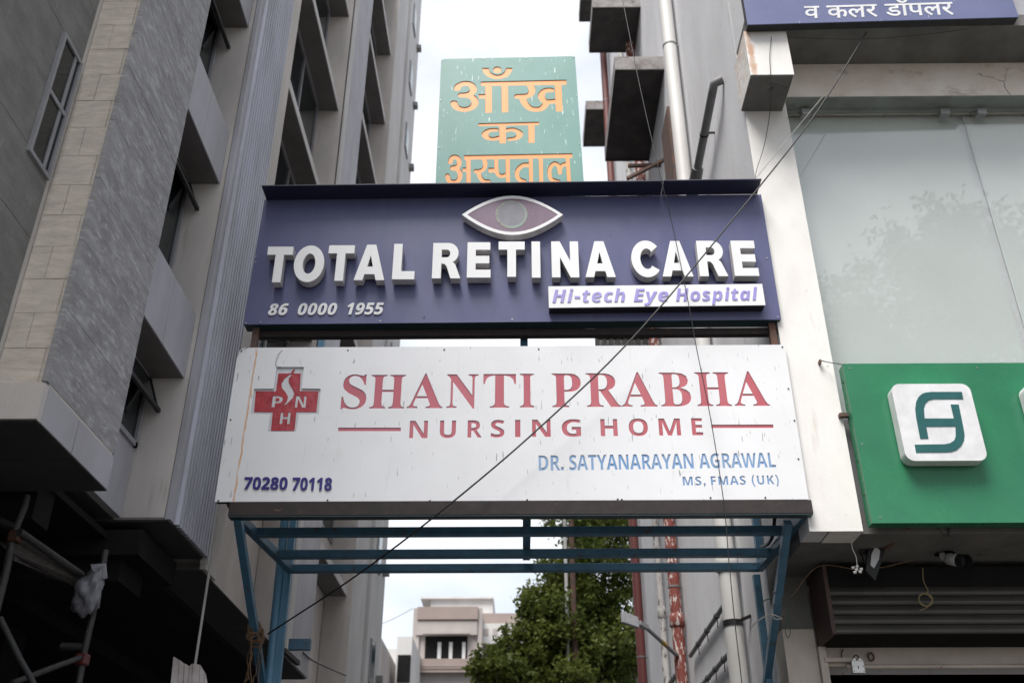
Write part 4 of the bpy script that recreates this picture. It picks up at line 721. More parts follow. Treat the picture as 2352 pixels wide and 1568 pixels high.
add_line_stain(m_wsign, (p_.x, p_.z), (q_.x, q_.z), .012, (.62, .27, .05))
sheet('face_sheet', loops, YS, .005, m_wsign, ws)
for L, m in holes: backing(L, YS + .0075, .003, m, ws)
BK = YS + .016
cx0 = min(p[0] for p in cross_h); cx1 = max(p[0] for p in cross_h); cz0 = min(p[1] for p in cross_h); cz1 = max(p[1] for p in cross_h)
box('clear_backing', (cx0 - .02, BK, cz0 - .02), (cx1 + .02, BK + .004, cz1 + .02), m_pale, ws)
rc = XZ([k3(*p) for p in ((530, 290), (705, 290), (698, 428), (845, 428), (827, 592), (672, 592), (655, 738), (472, 738), (487, 592), (340, 592), (355, 428), (512, 430))], BK - .004)
cut = [XZ([k3(*p) for p in ((650, 291), (612, 330), (612, 365), (640, 410), (655, 445), (645, 480), (612, 512), (585, 537), (578, 532), (600, 500), (606, 470), (590, 440), (560, 405), (555, 370), (580, 330), (625, 291))], BK - .004)]
for c, a, b, yb, yt in (('P', 477, 558, 554, 466), ('N', 660, 742, 556, 466), ('H', 540, 618, 684, 594)):
    cut += glyph_at(gl('sans', c)[1], k3(a, 0)[0], k3(b, 0)[0], k3(0, yb)[1], k3(0, yt)[1], BK - .004, 714)
# the top of the flame leaves the cross, so its notch is cut from the outline itself
rc2 = rc[:1] + XZ([k3(625, 290)], BK - .004) + XZ([k3(650, 290)], BK - .004) + rc[1:]
cut[0] = XZ([k3(*p) for p in ((640, 297), (610, 332), (612, 365), (640, 410), (655, 445), (645, 480), (612, 512), (585, 537), (578, 532), (600, 500), (606, 470), (590, 440), (560, 405), (555, 370), (580, 330), (622, 297))], BK - .004)
sheet('red_cross', [rc] + cut, BK - .004, .003, m_redf, ws)
sheet('flame_tip', [XZ([k3(*p) for p in ((622, 297), (640, 270), (656, 256), (663, 260), (652, 280), (640, 297))], BK - .004)], BK - .006, .002, m_redf, ws)
for txt, a, b, yb, yt in (('70280', 262, 597, 1196, 1103), ('70118', 640, 945, 1202, 1107)):
    for L in word('sans', txt, k3(a - 4, 0)[0], k3(b, 0)[0], k3(0, yb)[1], k3(0, yb + 2)[1], k3(0, yt)[1], k3(0, yt + 2)[1], YS, shear=.10 if False else .0): sheet('digit', L, YS - .012, .012, m_navy, ws, grow=.0015)
screws = [k3(242, 117), k3(1075, 111), k3(1827, 105), k3(158, 653), k3(63, 1284), k3(916, 1281), k3(1715, 1285), k4(200, 95), k4(1982, 80), k4(2026, 384), k4(2070, 617), k4(2100, 898), k4(115, 1197), k4(778, 1192), k4(808, 1195), k4(1457, 1181), k4(1857, 1180)]
for s in screws:
    p = at(*s, 'y', YS); MB().tube([(p.x, YS + .002, p.z), (p.x, YS - .005, p.z)], .009, 8).build('screw', m_black, ws)
MB().box((wl + .012, YS + .03, wb_ + .01), (wr - .01, YS + .034, wt - .01)).build('back_sheet', m_black, ws)
MB().box((wl + .01, YS + .009, wb_ + .0), (wr - .01, YS + .06, wb_ + .009)).box((wl + .01, YS + .009, wt - .012), (wr - .01, YS + .06, wt - .003)).build('edge_return', m_black, ws)

# ------------------------------------------------------------------ BLUE SIGN
c1 = lambda x, y: (550.4 + .27968 * x, 402.7 + .27968 * y)
c2 = lambda x, y: (1174.65 + .28539 * x, 402.7 + .28539 * y)
bs = thing('eye_hospital_sign', 'faded navy sign with raised white retina care letters and eye emblem', 'sign', (0, 9, 6.94))
b0, b1 = at(558.7, 745, 'y', 9), at(1794.4, 733.7, 'y', 9)
sheet('panel', [[(b0.x, b0.z), (b1.x, b1.z), (2.735, 8.615), (-2.895, 8.59)]], 9.0, .004, m_bsign, bs)
sheet('panel_box', [[(b0.x + .004, b0.z + .002), (b1.x - .004, b1.z + .002), (2.73, 8.60), (-2.89, 8.58)]], 9.005, .15, m_tealdk, bs)
hd = MB(); hs = at(1525, 425, 'y', 8.75).x
for a, b, nm in ((-2.87, hs - .003, 0), (hs + .003, 2.69, 1)):
    za, zb2 = (8.585 + (a + 2.87) / 5.56 * .04), (8.585 + (b + 2.87) / 5.56 * .04); o = .004 * nm
    MB().add([(a, 8.75, za + o), (b, 8.75, zb2 + o), (b, 9.0, zb2 - .004), (a, 9.0, za - .004), (a, 8.75, za + .012 + o), (b, 8.75, zb2 + .012 + o), (b, 9.0, zb2 + .01), (a, 9.0, za + .01)],
             [(0, 3, 2, 1), (4, 5, 6, 7), (0, 1, 5, 4), (1, 2, 6, 5), (2, 3, 7, 6), (3, 0, 4, 7)]).build('hood_sheet', m_hood, bs)
# heavy block letters, unit cap height 1000
def arc(cx, cy, rx, ry, a0, a1, n=14): return [(cx + rx * math.cos(math.radians(a0 + (a1 - a0) * i / n)), cy + ry * math.sin(math.radians(a0 + (a1 - a0) * i / n))) for i in range(n + 1)]
BLK = {
 'T': [[(0, 1000), (0, 770), (262, 770), (262, 0), (518, 0), (518, 770), (780, 770), (780, 1000)]],
 'L': [[(0, 0), (640, 0), (640, 225), (250, 225), (250, 1000), (0, 1000)]],
 'E': [[(0, 0), (680, 0), (680, 220), (245, 220), (245, 400), (640, 400), (640, 610), (245, 610), (245, 785), (665, 785), (665, 1000), (0, 1000)]],
 'I': [[(0, 0), (250, 0), (250, 1000), (0, 1000)]],
 'N': [[(0, 0), (235, 0), (235, 560), (520, 0), (760, 0), (760, 1000), (525, 1000), (525, 440), (240, 1000), (0, 1000)]],
 'A': [[(0, 0), (255, 0), (305, 165), (600, 165), (650, 0), (905, 0), (590, 1000), (315, 1000)], [(368, 375), (537, 375), (452, 700)]],
 'O': [arc(430, 500, 430, 515, 0, 360, 36)[:-1], arc(430, 500, 178, 285, 0, 360, 30)[:-1]],
 'C': [arc(430, 500, 430, 515, 42, 322, 34) + [(560, 305)] + arc(440, 500, 190, 290, 306, 50, 26) + [(566, 690)]],
 'R': [[(0, 0), (0, 1000), (430, 1000)] + arc(430, 712, 300, 288, 90, -62, 14)[1:] + [(640, 400), (800, 0), (520, 0), (410, 320), (350, 400), (250, 415), (250, 0)],
       [(250, 590), (250, 810), (400, 810)] + arc(400, 700, 95, 110, 80, -80, 8) + [(400, 590)]],
}
tb = [(634, 566.3, 648), (1175.5, 554.6, 635.4), (1231.7, 554.5, 637.3), (1715, 552.5, 633.3)]
def tby(x):
    if x < 1200: i = 0
    else: i = 2
    a, b = tb[i], tb[i + 1]; t = (x - a[0]) / (b[0] - a[0]); return lerp(a[1], b[1], t), lerp(a[2], b[2], t)
YL = 8.87
LT = [('T', c1, 193, 405), ('O', c1, 427, 677), ('T', c1, 705, 920), ('A', c1, 935, 1187), ('L', c1, 1250, 1433), ('R', c1, 1578, 1812), ('E', c1, 1865, 2060), ('T', c1, 2125, 2343),
      ('I', c2, 165, 235), ('N', c2, 327, 547), ('A', c2, 597, 841), ('C', c2, 976, 1198), ('A', c2, 1218, 1466), ('R', c2, 1518, 1747), ('E', c2, 1800, 1996)]
for c, k, a, b in LT:
    xa, xb = k(a, 0)[0], k(b, 0)[0]; t_, b_ = tby((xa + xb) / 2)
    L = glyph_at(BLK[c], xa, xb, b_, t_, YL, 1000)
    o = sheet('letter', L, YL, .012, m_letter, bs)
    sheet('return', [[(x, z) for x, z in q] for q in L], YL + .0125, .095, m_letside, o)
    xs = [p[0] for p in L[0]]; zs = [p[1] for p in L[0]]
for txt, a, b, yb, yt, yb2, yt2 in (('86', 228, 392, 1145, 1055, 1143, 1053), ('0000', 468, 796, 1143, 1052, 1141, 1049), ('1955', 868, 1178, 1140, 1048, 1138, 1045)):
    for L in word('sans', txt, c1(a, 0)[0], c1(b - 14, 0)[0], c1(0, yb)[1], c1(0, yb2)[1], c1(0, yt)[1], c1(0, yt2)[1], 8.985, shear=.17, track=30): sheet('digit', L, 8.985, .014, m_letter, bs, grow=.0022)
# caption box
q = [at(*c2(*p), 'y', 8.87) for p in ((297, 893), (2018, 873), (2045, 1043), (302, 1065))]
F = [(q[3].x, q[3].z), (q[2].x, q[2].z), (q[1].x, q[1].z), (q[0].x, q[0].z)]
cb = sheet('caption_box', [F], 8.87, .01, m_letter, bs)
sheet('box_casing', [[(F[0][0] + .004, F[0][1] + .003), (F[1][0] - .004, F[1][1] + .003), (F[2][0] - .004, F[2][1] - .003), (F[3][0] + .004, F[3][1] - .003)]], 8.881, .115, m_black, cb)
for txt, a, b in (('Hi-tech', 330, 918), ('Eye', 985, 1268), ('Hospital', 1325, 1990)):
    f_ = lambda x, u, v: c2(0, lerp(u, v, (x - 330) / 1660))[1]
    for L in word('ital', txt, c2(a, 0)[0], c2(b, 0)[0], f_(a, 1024, 1003), f_(b, 1024, 1003), f_(a, 921, 905), f_(b, 921, 905), 8.868, track=35): sheet('letter', L, 8.863, .006, m_lilac, cb)
# eye emblem
def lens(px, ytop, ybot, ymid, n=14):
    (x0, x1) = px; P = []
    for i in range(n + 1):
        t = i / n; x = lerp(x0, x1, t); P.append((x, ymid - (ymid - ytop) * (math.sin(math.pi * t) ** .92)))
    for i in range(1, n):
        t = 1 - i / n; x = lerp(x0, x1, t); P.append((x, ymid + (ybot - ymid) * (math.sin(math.pi * t) ** .92)))
    return P
eo = XZ(lens((1061, 1293), 449.5, 539.5, 493), 8.87); ei = XZ(lens((1073, 1282), 456, 533, 493), 8.87)
em = sheet('eye_rim', [eo, ei], 8.87, .012, m_letter, bs)
sheet('eye_return', [eo], 8.8825, .095, m_letside, em)
sheet('eye_film', [ei], 8.874, .004, m_purple, em)
def ell(cx, cy, rx, ry, n=32): return [(cx + rx * math.cos(2 * math.pi * i / n), cy + ry * math.sin(2 * math.pi * i / n)) for i in range(n)]
sheet('iris_ring', [XZ(ell(1174.5, 493, 37, 32), 8.872), XZ(ell(1174.5, 492, 31, 27), 8.872)], 8.8715, .002, m_ring, em)
sheet('iris', [XZ(ell(1174.5, 492, 31, 27), 8.872)], 8.872, .002, m_iris, em)
for s in (c1(133, 667), c1(130, 715), c1(172, 1205), c1(52, 1213), c1(1155, 1196), c1(2238, 1183), c2(2143, 1140), c2(2055, 668)):
    p = at(*s, 'y', 9.0); MB().tube([(p.x, 9.002, p.z), (p.x, 8.994, p.z)], .009, 8).build('screw', m_steel, bs)

# ------------------------------------------------------------------ GREEN BOARD
kg = lambda x, y: ((1450 + x * .35067) * .67123, (150 + y * .35077) * .67123)
YG = 9.12
gb = thing('hindi_eye_board', 'upright green board with orange cut-out Hindi lettering above the navy sign', 'sign', (-.1, 9.12, 8.6))
A = [at(1013.4, 136, 'y', YG), at(1320.6, 129.4, 'y', YG), at(1340.6, 412.6, 'y', YG), at(1000.5, 417.3, 'y', YG)]
def down(a, b, z): t = (z - a.z) / (b.z - a.z); return (a.x + (b.x - a.x) * t, z)
outl = [down(A[0], A[3], 8.45), down(A[1], A[2], 8.45), (A[1].x, A[1].z), (A[0].x, A[0].z)]
loops = [outl]; words = []
for r in '123':
    L = [XZ([kg(*p) for p in q], YG) for q in gl('row', r)[1]]; words.append(L); loops += L
sheet('face_sheet', loops, YG, .005, m_gboard, gb)
for L in words: backing(L, YG + .008, .004, m_orange, gb, 'word', .02)
for s in ((182, 163), (580, 148), (998, 140), (1462, 132), (167, 553), (1490, 505), (148, 1015), (1520, 975)):
    p = at(*kg(*s), 'y', YG); MB().tube([(p.x, YG + .002, p.z), (p.x, YG - .006, p.z)], .008, 8).build('screw', m_steel, gb)
MB().box((outl[0][0] + .03, YG + .03, 8.45), (outl[0][0] + .07, YG + .07, A[0].z - .02)).box((outl[1][0] - .09, YG + .03, 8.45), (outl[1][0] - .05, YG + .07, A[1].z - .02)).build('back_frame', m_rust, gb)

# ------------------------------------------------------------------ STEEL FRAME
fr = thing('sign_gantry', 'blue and brown steel gantry carrying the signs across the alley', 'gantry', (0, 9.5, 0))
box('front_beam', (-2.775, 8.965, 4.825), (2.75, 9.075, 4.962), m_brown, fr, .006)
box('beam_underside', (-2.77, 8.97, 4.815), (2.745, 9.07, 4.825), m_tealdk, fr)
box('upper_beam', (-2.84, 9.12, 6.865), (2.73, 9.20, 6.943), m_brown, fr, .004)
box('post', (-2.83, 9.065, 4.962), (-2.765, 9.13, 8.5), m_rust, fr); box('post', (2.62, 9.065, 4.962), (2.69, 9.13, 8.5), m_rust, fr)
box('post', (-.0, 9.25, 4.9), (.08, 9.32, 8.6), m_blue, fr)
for yy, xa, xb in ((9.57, -2.64, 2.66), (10.28, -2.57, 2.64), (10.79, -2.55, 2.62)):
    box('canopy_bar', (xa, yy - .045, 4.822), (xb, yy + .045, 4.905), m_blue, fr, .005)
MB().bar((-2.72, 9.075, 4.865), (-2.55, 10.83, 4.865), .08, .084).build('side_rail', m_blue, fr, .004)
MB().bar((2.71, 9.075, 4.865), (2.62, 10.83, 4.865), .08, .084).build('side_rail', m_blue, fr, .004)
box('middle_rail', (.015, 9.075, 4.93), (.095, 10.72, 5.0), m_blue, fr)
MB().bar((-2.70, 9.06, 4.83), (-2.72, 11.0, 3.52), .075, .075, (1, 0, 0)).build('brace', m_blue, fr, .004)
MB().bar((2.56, 9.2, 4.82), (2.60, 11.15, 3.60), .075, .075, (1, 0, 0)).build('brace', m_blue, fr, .004)
MB().tube([(-2.66, 10.86, 0), (-2.665, 10.86, 3.6), (-2.70, 10.86, 5.5), (-2.70, 10.86, 7.2)], .048, 14).build('rear_post', m_bluelt, fr)
MB().bar((-2.565, 10.87, 0), (-2.60, 10.87, 5.5), .075, .075, (1, 0, 0)).bar((-2.60, 10.87, 5.5), (-2.45, 10.87, 8.9), .075, .075, (1, 0, 0)).build('rear_post', m_bluelt, fr)
p = at(*( 503.4 + .27225 * 600, 1141.1 + .27225 * 1238), 'y', 10.87); box('stub', (-2.5, 10.84, p.z - .06), (-2.27, 10.92, p.z + .05), m_blue, fr)
MB().bar((2.60, 10.95, 0), (2.61, 10.95, 4.82), .075, .075, (1, 0, 0)).build('rear_post', m_blue, fr)
MB().bar((2.66, 10.86, 4.9), (2.67, 10.86, 7.0), .08, .08, (1, 0, 0)).build('rear_post', m_blue, fr)
# rope knot on the left brace
rp = thing('rope_knot', 'frayed brown jute rope knotted round the left blue brace', 'rope', (-2.72, 10.2, 4.0))
r_ = random.Random(4); cB = Vector((-2.71, 10.18, 4.06)); dB = (Vector((-2.72, 11.0, 3.52)) - Vector((-2.70, 9.06, 4.83))).normalized()
mb = MB()
for j in range(9):
    pts = []; c0 = cB + dB * r_.uniform(-.04, .16); rr = r_.uniform(.06, .085); tilt = r_.uniform(-.5, .5); ph = r_.uniform(0, 6)
    a_ = Vector((1, 0, 0)); b_ = dB.cross(a_).normalized()
    for i in range(15):
        t = ph + i / 14 * math.tau; pts.append(c0 + a_ * math.cos(t) * rr + b_ * math.sin(t) * rr + dB * math.sin(t + tilt) * .03 * tilt * 2 + Vector((r_.uniform(-1, 1), r_.uniform(-1, 1), r_.uniform(-1, 1))) * .006)
    mb.tube(pts, .008, 5)
mb.build('coil', m_rope, rp)
mb = MB()
for j in range(7):
    p = cB + Vector((r_.uniform(-.06, .1), -.06, r_.uniform(-.1, .05))); pts = [p]
    for i in range(9): p = p + Vector((r_.uniform(-.025, .025), r_.uniform(-.02, .05), -r_.uniform(.02, .09))); pts.append(p)
    mb.tube(pts, .006, 5)
mb.build('loose_end', m_rope, rp)

# ------------------------------------------------------------------ CABLES
def cable(label, pts, r, m, cat='cable', group=None):
    P = [Vector(p) for p in pts]; Q = [2 * P[0] - P[1]] + P + [2 * P[-1] - P[-2]]; o = []
    for i in range(1, len(Q) - 2):
        a, b, c, d = Q[i - 1:i + 3]
        for j in range(6):
            t = j / 6; o.append(.5 * (2 * b + (c - a) * t + (2 * a - 5 * b + 4 * c - d) * t * t + (3 * b - a - 3 * c + d) * t ** 3))
    o.append(P[-1]); return tag(MB().tube(o, r, 6).build('cable', m), label, cat, group)
cable('long black cable running diagonally across both signs to the rope knot', [at(615, 1455, 'y', 10.15), at(820, 1320, 'y', 9.45), at(1030, 1160, 'y', 8.86), at(1250, 972, 'y', 8.78), at(1475, 752, 'y', 8.72), at(1745, 428, 'y', 8.60), at(1880, 252, 'y', 8.52), at(1990, 75, 'y', 8.46)], .0085, m_black)
cable('thin grey wire falling straight down in front of both signs', [at(1430, 0, 'y', 8.9), at(1470, 200, 'y', 8.75), at(1518, 410, 'y', 8.7), at(1545, 520, 'y', 8.8), at(1582, 700, 'y', 8.8), at(1600, 800, 'y', 8.82), at(1632, 960, 'y', 8.84), at(1662, 1150, 'y', 8.88), at(1674, 1285, 'y', 8.9), at(1688, 1430, 'y', 8.9), at(1706, 1585, 'y', 8.9)], .0045, m_black)
cable('pale twisted wire from the lintel down to the navy hood', [at(1890, 222, 'y', 8.7), at(1805, 325, 'y', 8.8), at(1734, 412, 'y', 8.85)], .005, m_cablew)
cable('thin dark double wire hanging down the white pilaster', [at(1772, 85, 'y', 8.44), at(1768, 130, 'y', 8.44), at(1771, 200, 'y', 8.5), at(1768, 262, 'y', 8.95), at(1755, 335, 'y', 9.0), at(1738, 390, 'y', 9.0), at(1735, 415, 'y', 9.0)], .004, m_black)
cable('slack thin wire under the upper purple sign', [at(1772, 82, 'y', 8.5), at(1850, 88, 'y', 8.5), at(1990, 90, 'y', 8.5), at(2120, 80, 'y', 8.5), at(2262, 62, 'y', 8.5)], .003, m_black)
cable('short bent wire hooked to a nail beside the green fascia', [at(1882, 827, 'y', 9.03), at(1895, 830, 'y', 8.98), at(1910, 833, 'y', 8.95), at(1930, 836, 'y', 8.92), at(1938, 838, 'y', 8.9)], .005, m_black)
for s, w_, h_ in (((1883, 832), .009, .02), ((1941, 954), .06, .018)):
    p = at(*s, 'y', 9.02); tag(MB().box((p.x - w_, 8.99, p.z - h_), (p.x + w_, 9.05, p.z + h_)).build('bracket' if w_ > .03 else 'nail', m_rust), 'small rusty bracket tying green fascia to pilaster' if w_ > .03 else 'dark nail stub high on the white pilaster', 'bracket' if w_ > .03 else 'nail')
# fine electric wire lying over the left top corner of the white sign
cable('fine loose wire curling over the left top of the white sign', [at(*k3(205, 165), 'y', 8.99), at(*k3(240, 112), 'y', 8.98), at(*k3(350, 70), 'y', 9.02), at(*k3(480, 30), 'y', 9.05), at(*k3(620, 70), 'y', 9.04), at(*k3(540, 130), 'y', 8.99), at(*k3(510, 220), 'y', 8.99), at(*k3(560, 245), 'y', 8.99)], .002, m_black)

# ------------------------------------------------------------------ PIPES AND LEDGES ON THE GREY WALL
k7 = lambda x, y: (1376 + .27225 * x, 1141.1 + .27225 * y)
kt = lambda x, y: ((1950 + x * 800 / 1792) * .67123, (y * 700 / 1568) * .67123)
def wallpipe(label, y, r, m, z0=0, z1=27, sock=(), off=.04, nm='downpipe'):
    t = thing(nm, label, 'pipe', (XW - r - off, y, 0))
    MB().tube([(XW - r - off, y, z0), (XW - r - off, y, z1)], r, 18).build('pipe', m, t)
    for z in sock:
        MB().tube([(XW - r - off, y, z - .11), (XW - r - off, y, z - .09), (XW - r - off, y, z + .09), (XW - r - off, y, z + .11)], [r * 1.06, r * 1.28, r * 1.22, r * 1.06], 18).build('socket', m, t)
    for z in range(2, 27, 4): MB().tube([(XW - r - off, y, z + .3), (XW - r - off, y, z + .33)], r * 1.08, 16).box((XW - off - r * .3, y - .01, z + .3), (XW, y + .01, z + .33)).build('clamp', m_gpipe, t)
    return t
wallpipe('fat white downpipe nearest the signs on the grey wall', 12.25, .112, m_wpipe, sock=(5.35,))
wallpipe('peeling red downpipe between white pipes on the grey wall', 16.7, .10, m_peelr, sock=(5.75, 8.7, 22))
wallpipe('slim peeling white downpipe with black patches', 18.7, .065, m_peelw, sock=(6.4, 9.5, 15, 20))
wallpipe('smooth dark red downpipe nearest the far end of the wall', 22.1, .10, m_redp, sock=())
# clamp band on fat white pipe
cz = at(*k7(1180, 1030), 'x', 2.6).z
tag(MB().tube([(XW - .152, 12.25, cz - .035), (XW - .152, 12.25, cz + .035)], .122, 18).bar((XW - .1, 12.1, cz), (XW, 11.9, cz + .01), .03, .03).build('pipe_band', m_black), 'black band strapped round the fat white downpipe', 'clamp')
# grey elbow waste pipe
ep = thing('waste_pipe', 'grey elbow pipe leaving the wall above the navy hood', 'pipe', (2.6, 10.5, 11))
a = at(*kt(1145, 690), 'x', 2.62); 
pa = Vector((2.71, 9.80, 11.16)); pb = Vector((2.60, 9.86, 11.14)); pc = Vector((2.59, 9.98, 11.08)); pd = at(*kt(975, 1310), 'x', 2.56)
MB().tube([pa, pa.lerp(pb, .7), pb, pc, pc.lerp(pd, .04), pd], .058, 16).build('pipe', m_gpipe, ep)
MB().tube([pd.lerp(pc, .05), pd.lerp(pc, -.05), pd.lerp(pc, -.4)], [.085, .09, .09], 16).build('coupling', m_gpipe, ep)
for t_ in (.5,): MB().tube([pc.lerp(pd, t_), pc.lerp(pd, t_ + .02)], .066, 14).box((2.55, pc.lerp(pd, t_).y - .02, pc.lerp(pd, t_).z), (XW, pc.lerp(pd, t_).y + .01, pc.lerp(pd, t_).z + .02)).build('strap', m_black, ep)
# lower sloping pipes
for i, (p, q, r, m, lab) in enumerate((((1085, 862), (772, 1335), .035, m_gpipe, 'upper dark sloping pipe low on the grey wall'), ((1130, 1275), (860, 1590), .035, m_gpipe, 'middle sloping pipe with hooks low on the grey wall'), ((665, 1478), (590, 1580), .035, m_gpipe, 'short sloping pipe behind the peeling red downpipe'))):
    P_, Q_ = at(*k7(*p), 'x', 2.66), at(*k7(*q), 'x', 2.66); t = thing('sloping_pipe', lab, 'pipe', P_, 'pipes sloping down the grey wall')
    MB().tube([P_, Q_], r, 12).build('pipe', m, t)
    for u in (.25, .5, .75): s = P_.lerp(Q_, u); MB().tube([s, s + (Q_ - P_).normalized() * .03], r * 1.25, 10).bar(s, s + Vector((.0, .02, -.16)), .012).build('hook', m_black, t)
# black service cable loop near right post
cable('thick black cable looping behind the right canopy rail', [at(*k7(1482, 100), 'x', 2.62), at(*k7(1478, 220), 'x', 2.62), at(*k7(1462, 330), 'x', 2.6), at(*k7(1425, 395), 'x', 2.6), at(*k7(1370, 420), 'x', 2.6)], .02, m_black)
# concrete ledges
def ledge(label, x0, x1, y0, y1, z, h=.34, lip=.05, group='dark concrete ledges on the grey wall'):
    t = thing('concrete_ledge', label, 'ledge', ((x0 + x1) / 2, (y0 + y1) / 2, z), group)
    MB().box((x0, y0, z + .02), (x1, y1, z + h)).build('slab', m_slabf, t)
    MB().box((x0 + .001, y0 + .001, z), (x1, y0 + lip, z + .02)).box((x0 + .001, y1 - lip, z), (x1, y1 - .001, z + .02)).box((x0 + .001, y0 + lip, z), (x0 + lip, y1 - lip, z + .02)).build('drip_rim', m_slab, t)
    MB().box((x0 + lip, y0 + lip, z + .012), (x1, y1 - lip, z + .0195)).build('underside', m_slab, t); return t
ledge('large dark concrete ledge beside the fat white pipe above the navy sign', 1.80, XW, 13.68, 16.3, 15.2)
ledge('high dark concrete ledge beside the red pipe near top of photo', 1.65, XW, 15.6, 16.95, 19.0)
ledge('small dark concrete ledge low and furthest along the wall', 1.97, XW + .2, 22.1, 23.75, 22.0)
k_ = [at(*kt(x, y_), 'z', 25) for x, y_ in ((70, 170), (150, 170), (70, 0))]
ledge('small dark concrete ledge cut off by the top of photo', k_[0].x, XW + .2, k_[2].y, k_[0].y, 25)
# loose struts and an added board for the dark wall stain under large ledge
tt = thing('ledge_brace', 'rusty angle bars under the large ledge', 'brace', (2.4, 15, 13))
MB().bar(at(*kt(440, 1370), 'y', 14.5), at(*kt(850, 1160), 'y', 14.5), .07, .05).build('bar', m_rust, tt)
MB().bar(at(*kt(445, 1272), 'y', 15), at(*kt(862, 1262), 'y', 15), .06, .06).build('bar', m_rust, tt)
MB().tube([at(*kt(750, 1245), 'y', 14.9), at(*kt(865, 1240), 'y', 14.9)], .05, 8).build('pipe_stub', m_wpipe, tt)
q_ = [at(*kt(*p), 'x', 2.66) for p in ((745, 900), (775, 880), (838, 1380), (760, 1380))]
tag(MB().box((2.62, min(q_[0].y, q_[2].y) + .2, q_[2].z - .3), (XW - .008, max(q_[0].y, q_[2].y) + .5, q_[0].z)).build('wall_stain_board', m_rust), 'dark board added to show the stained wall under the large ledge', 'board')
# window grille seen between signs
kb = lambda x, y: ((1950 + x * .3189) * .67123, (1150 + y * .3189) * .67123)
gr = thing('window_grille', 'black barred grille seen in the gap between the two big signs', 'grille', at(*kb(560, 20), 'y', 17))
for x in (295, 372, 446, 516, 592, 662, 732, 812):
    p = at(*kb(x, 60), 'y', 17); MB().box((p.x - .045, 16.97, p.z - .8), (p.x + .045, 17.03, p.z + .5)).build('bar', m_slab, gr)
p = at(*kb(290, 5), 'y', 17); q_ = at(*kb(870, 5), 'y', 17); MB().box((p.x, 16.95, p.z - .05), (q_.x, 17.05, p.z + .3)).build('rail', m_slab, gr)
box('back_board', (p.x, 17.2, p.z - 1), (q_.x, 17.22, p.z + .3), m_grey, gr)

# ------------------------------------------------------------------ LED STREET LIGHT
sl_ = thing('street_light', 'flat grey street lamp on a thin arm fixed to the peeling red pipe', 'street lamp', at(*k7(655, 1330), 'y', 16.6))
A0 = at(*k7(655, 1330), 'y', 16.6); A1 = at(*k7(400, 1100), 'y', 16.2); A2 = at(*k7(340, 1065), 'y', 16.1); H0 = at(*k7(330, 1060), 'y', 16.05); H1 = at(*k7(190, 1010), 'y', 15.9)
MB().tube([A0, A1, A2], .035, 10).build('arm', m_gpipe, sl_)
MB().tube([A0.lerp(A1, .35), A0.lerp(A1, .5)], .038, 10).build('yellow_tape', mat('ochre tape', (.35, .22, .05), .6), sl_)
MB().bar(A1, H0, .10, .07).build('bracket', m_steel, sl_, .005)
MB().bar(H0, H1, .20, .05, (.2, -1, .35)).build('lamp_head', m_alu, sl_, .01)

# ------------------------------------------------------------------ SHOP FRONT UNDER THE SLAB
k8 = lambda x, y: (1678.1 + .28653 * x, 1174.65 + .28653 * y)
sh_ = thing('roller_shutter', 'rolled steel shutter box with brown side and cream lintel under the green fascia', 'shutter', (6, 10.2, 3.7))
MB().box((3.045, 9.93, 3.935), (3.085, 10.5, 4.62)).build('side_cheek', m_hoodbr, sh_)
z = 3.935; 
for k in range(5):
    h = .094; p0 = z + .003; prof = [(0, 0), (-.014, .004), (-.022, .018), (-.024, .036), (-.018, .056), (-.006, .076), (0, .084), (.004, .091)]
    vs_ = []; fs_ = []
    for dy, dz in prof: vs_ += [(3.086, 9.955 + dy, p0 + dz), (12, 9.955 + dy, p0 + dz)]
    for i in range(len(prof) - 1): fs_.append((2 * i, 2 * i + 1, 2 * i + 3, 2 * i + 2))
    MB().add(vs_, fs_).build('slat', m_slat, sh_); z += h
MB().box((3.09, 9.97, 3.93), (12, 10.5, 4.62)).build('roll_box', m_dark, sh_)  # near-black front above the slats holds the shadow in its colour
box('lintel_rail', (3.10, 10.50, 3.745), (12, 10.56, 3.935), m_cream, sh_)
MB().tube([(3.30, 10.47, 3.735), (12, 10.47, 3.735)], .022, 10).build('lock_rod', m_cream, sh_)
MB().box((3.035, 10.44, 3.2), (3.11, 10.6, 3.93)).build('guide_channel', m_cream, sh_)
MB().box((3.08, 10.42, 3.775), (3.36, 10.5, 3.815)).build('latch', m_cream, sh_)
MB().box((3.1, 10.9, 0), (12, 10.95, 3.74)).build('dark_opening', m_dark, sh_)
pl = thing('padlock', 'shiny steel padlock hanging from the cream shutter lintel', 'padlock', at(*k8(1020, 1235), 'y', 10.40))
c = at(*k8(1020, 1232), 'y', 10.40); w2, h2 = .062, .072
body = [(c.x - w2, c.z - h2), (c.x + w2, c.z - h2), (c.x + w2 * .95, c.z + h2 * .5), (c.x + w2 * .55, c.z + h2), (c.x + w2 * .25, c.z + h2), (c.x + w2 * .22, c.z + h2 * .65), (c.x - w2 * .22, c.z + h2 * .65), (c.x - w2 * .25, c.z + h2), (c.x - w2 * .55, c.z + h2), (c.x - w2 * .95, c.z + h2 * .5)]
bo = sheet('body', [body], 10.39, .03, m_chrome, pl)
for dx, dz in ((-.8, -.8), (.8, -.8), (-.82, -.1), (.82, -.1), (-.5, .6), (.5, .6)): MB().tube([(c.x + w2 * dx, 10.391, c.z + h2 * dz), (c.x + w2 * dx, 10.386, c.z + h2 * dz)], .005, 6).build('rivet', m_black, bo)
sheet('keyhole', [[(c.x - .004, c.z - .035), (c.x + .004, c.z - .035), (c.x + .003, c.z - .018), (c.x + .007, c.z - .01), (c.x, c.z - .003), (c.x - .007, c.z - .01), (c.x - .003, c.z - .018)]], 10.388, .002, m_black, bo)
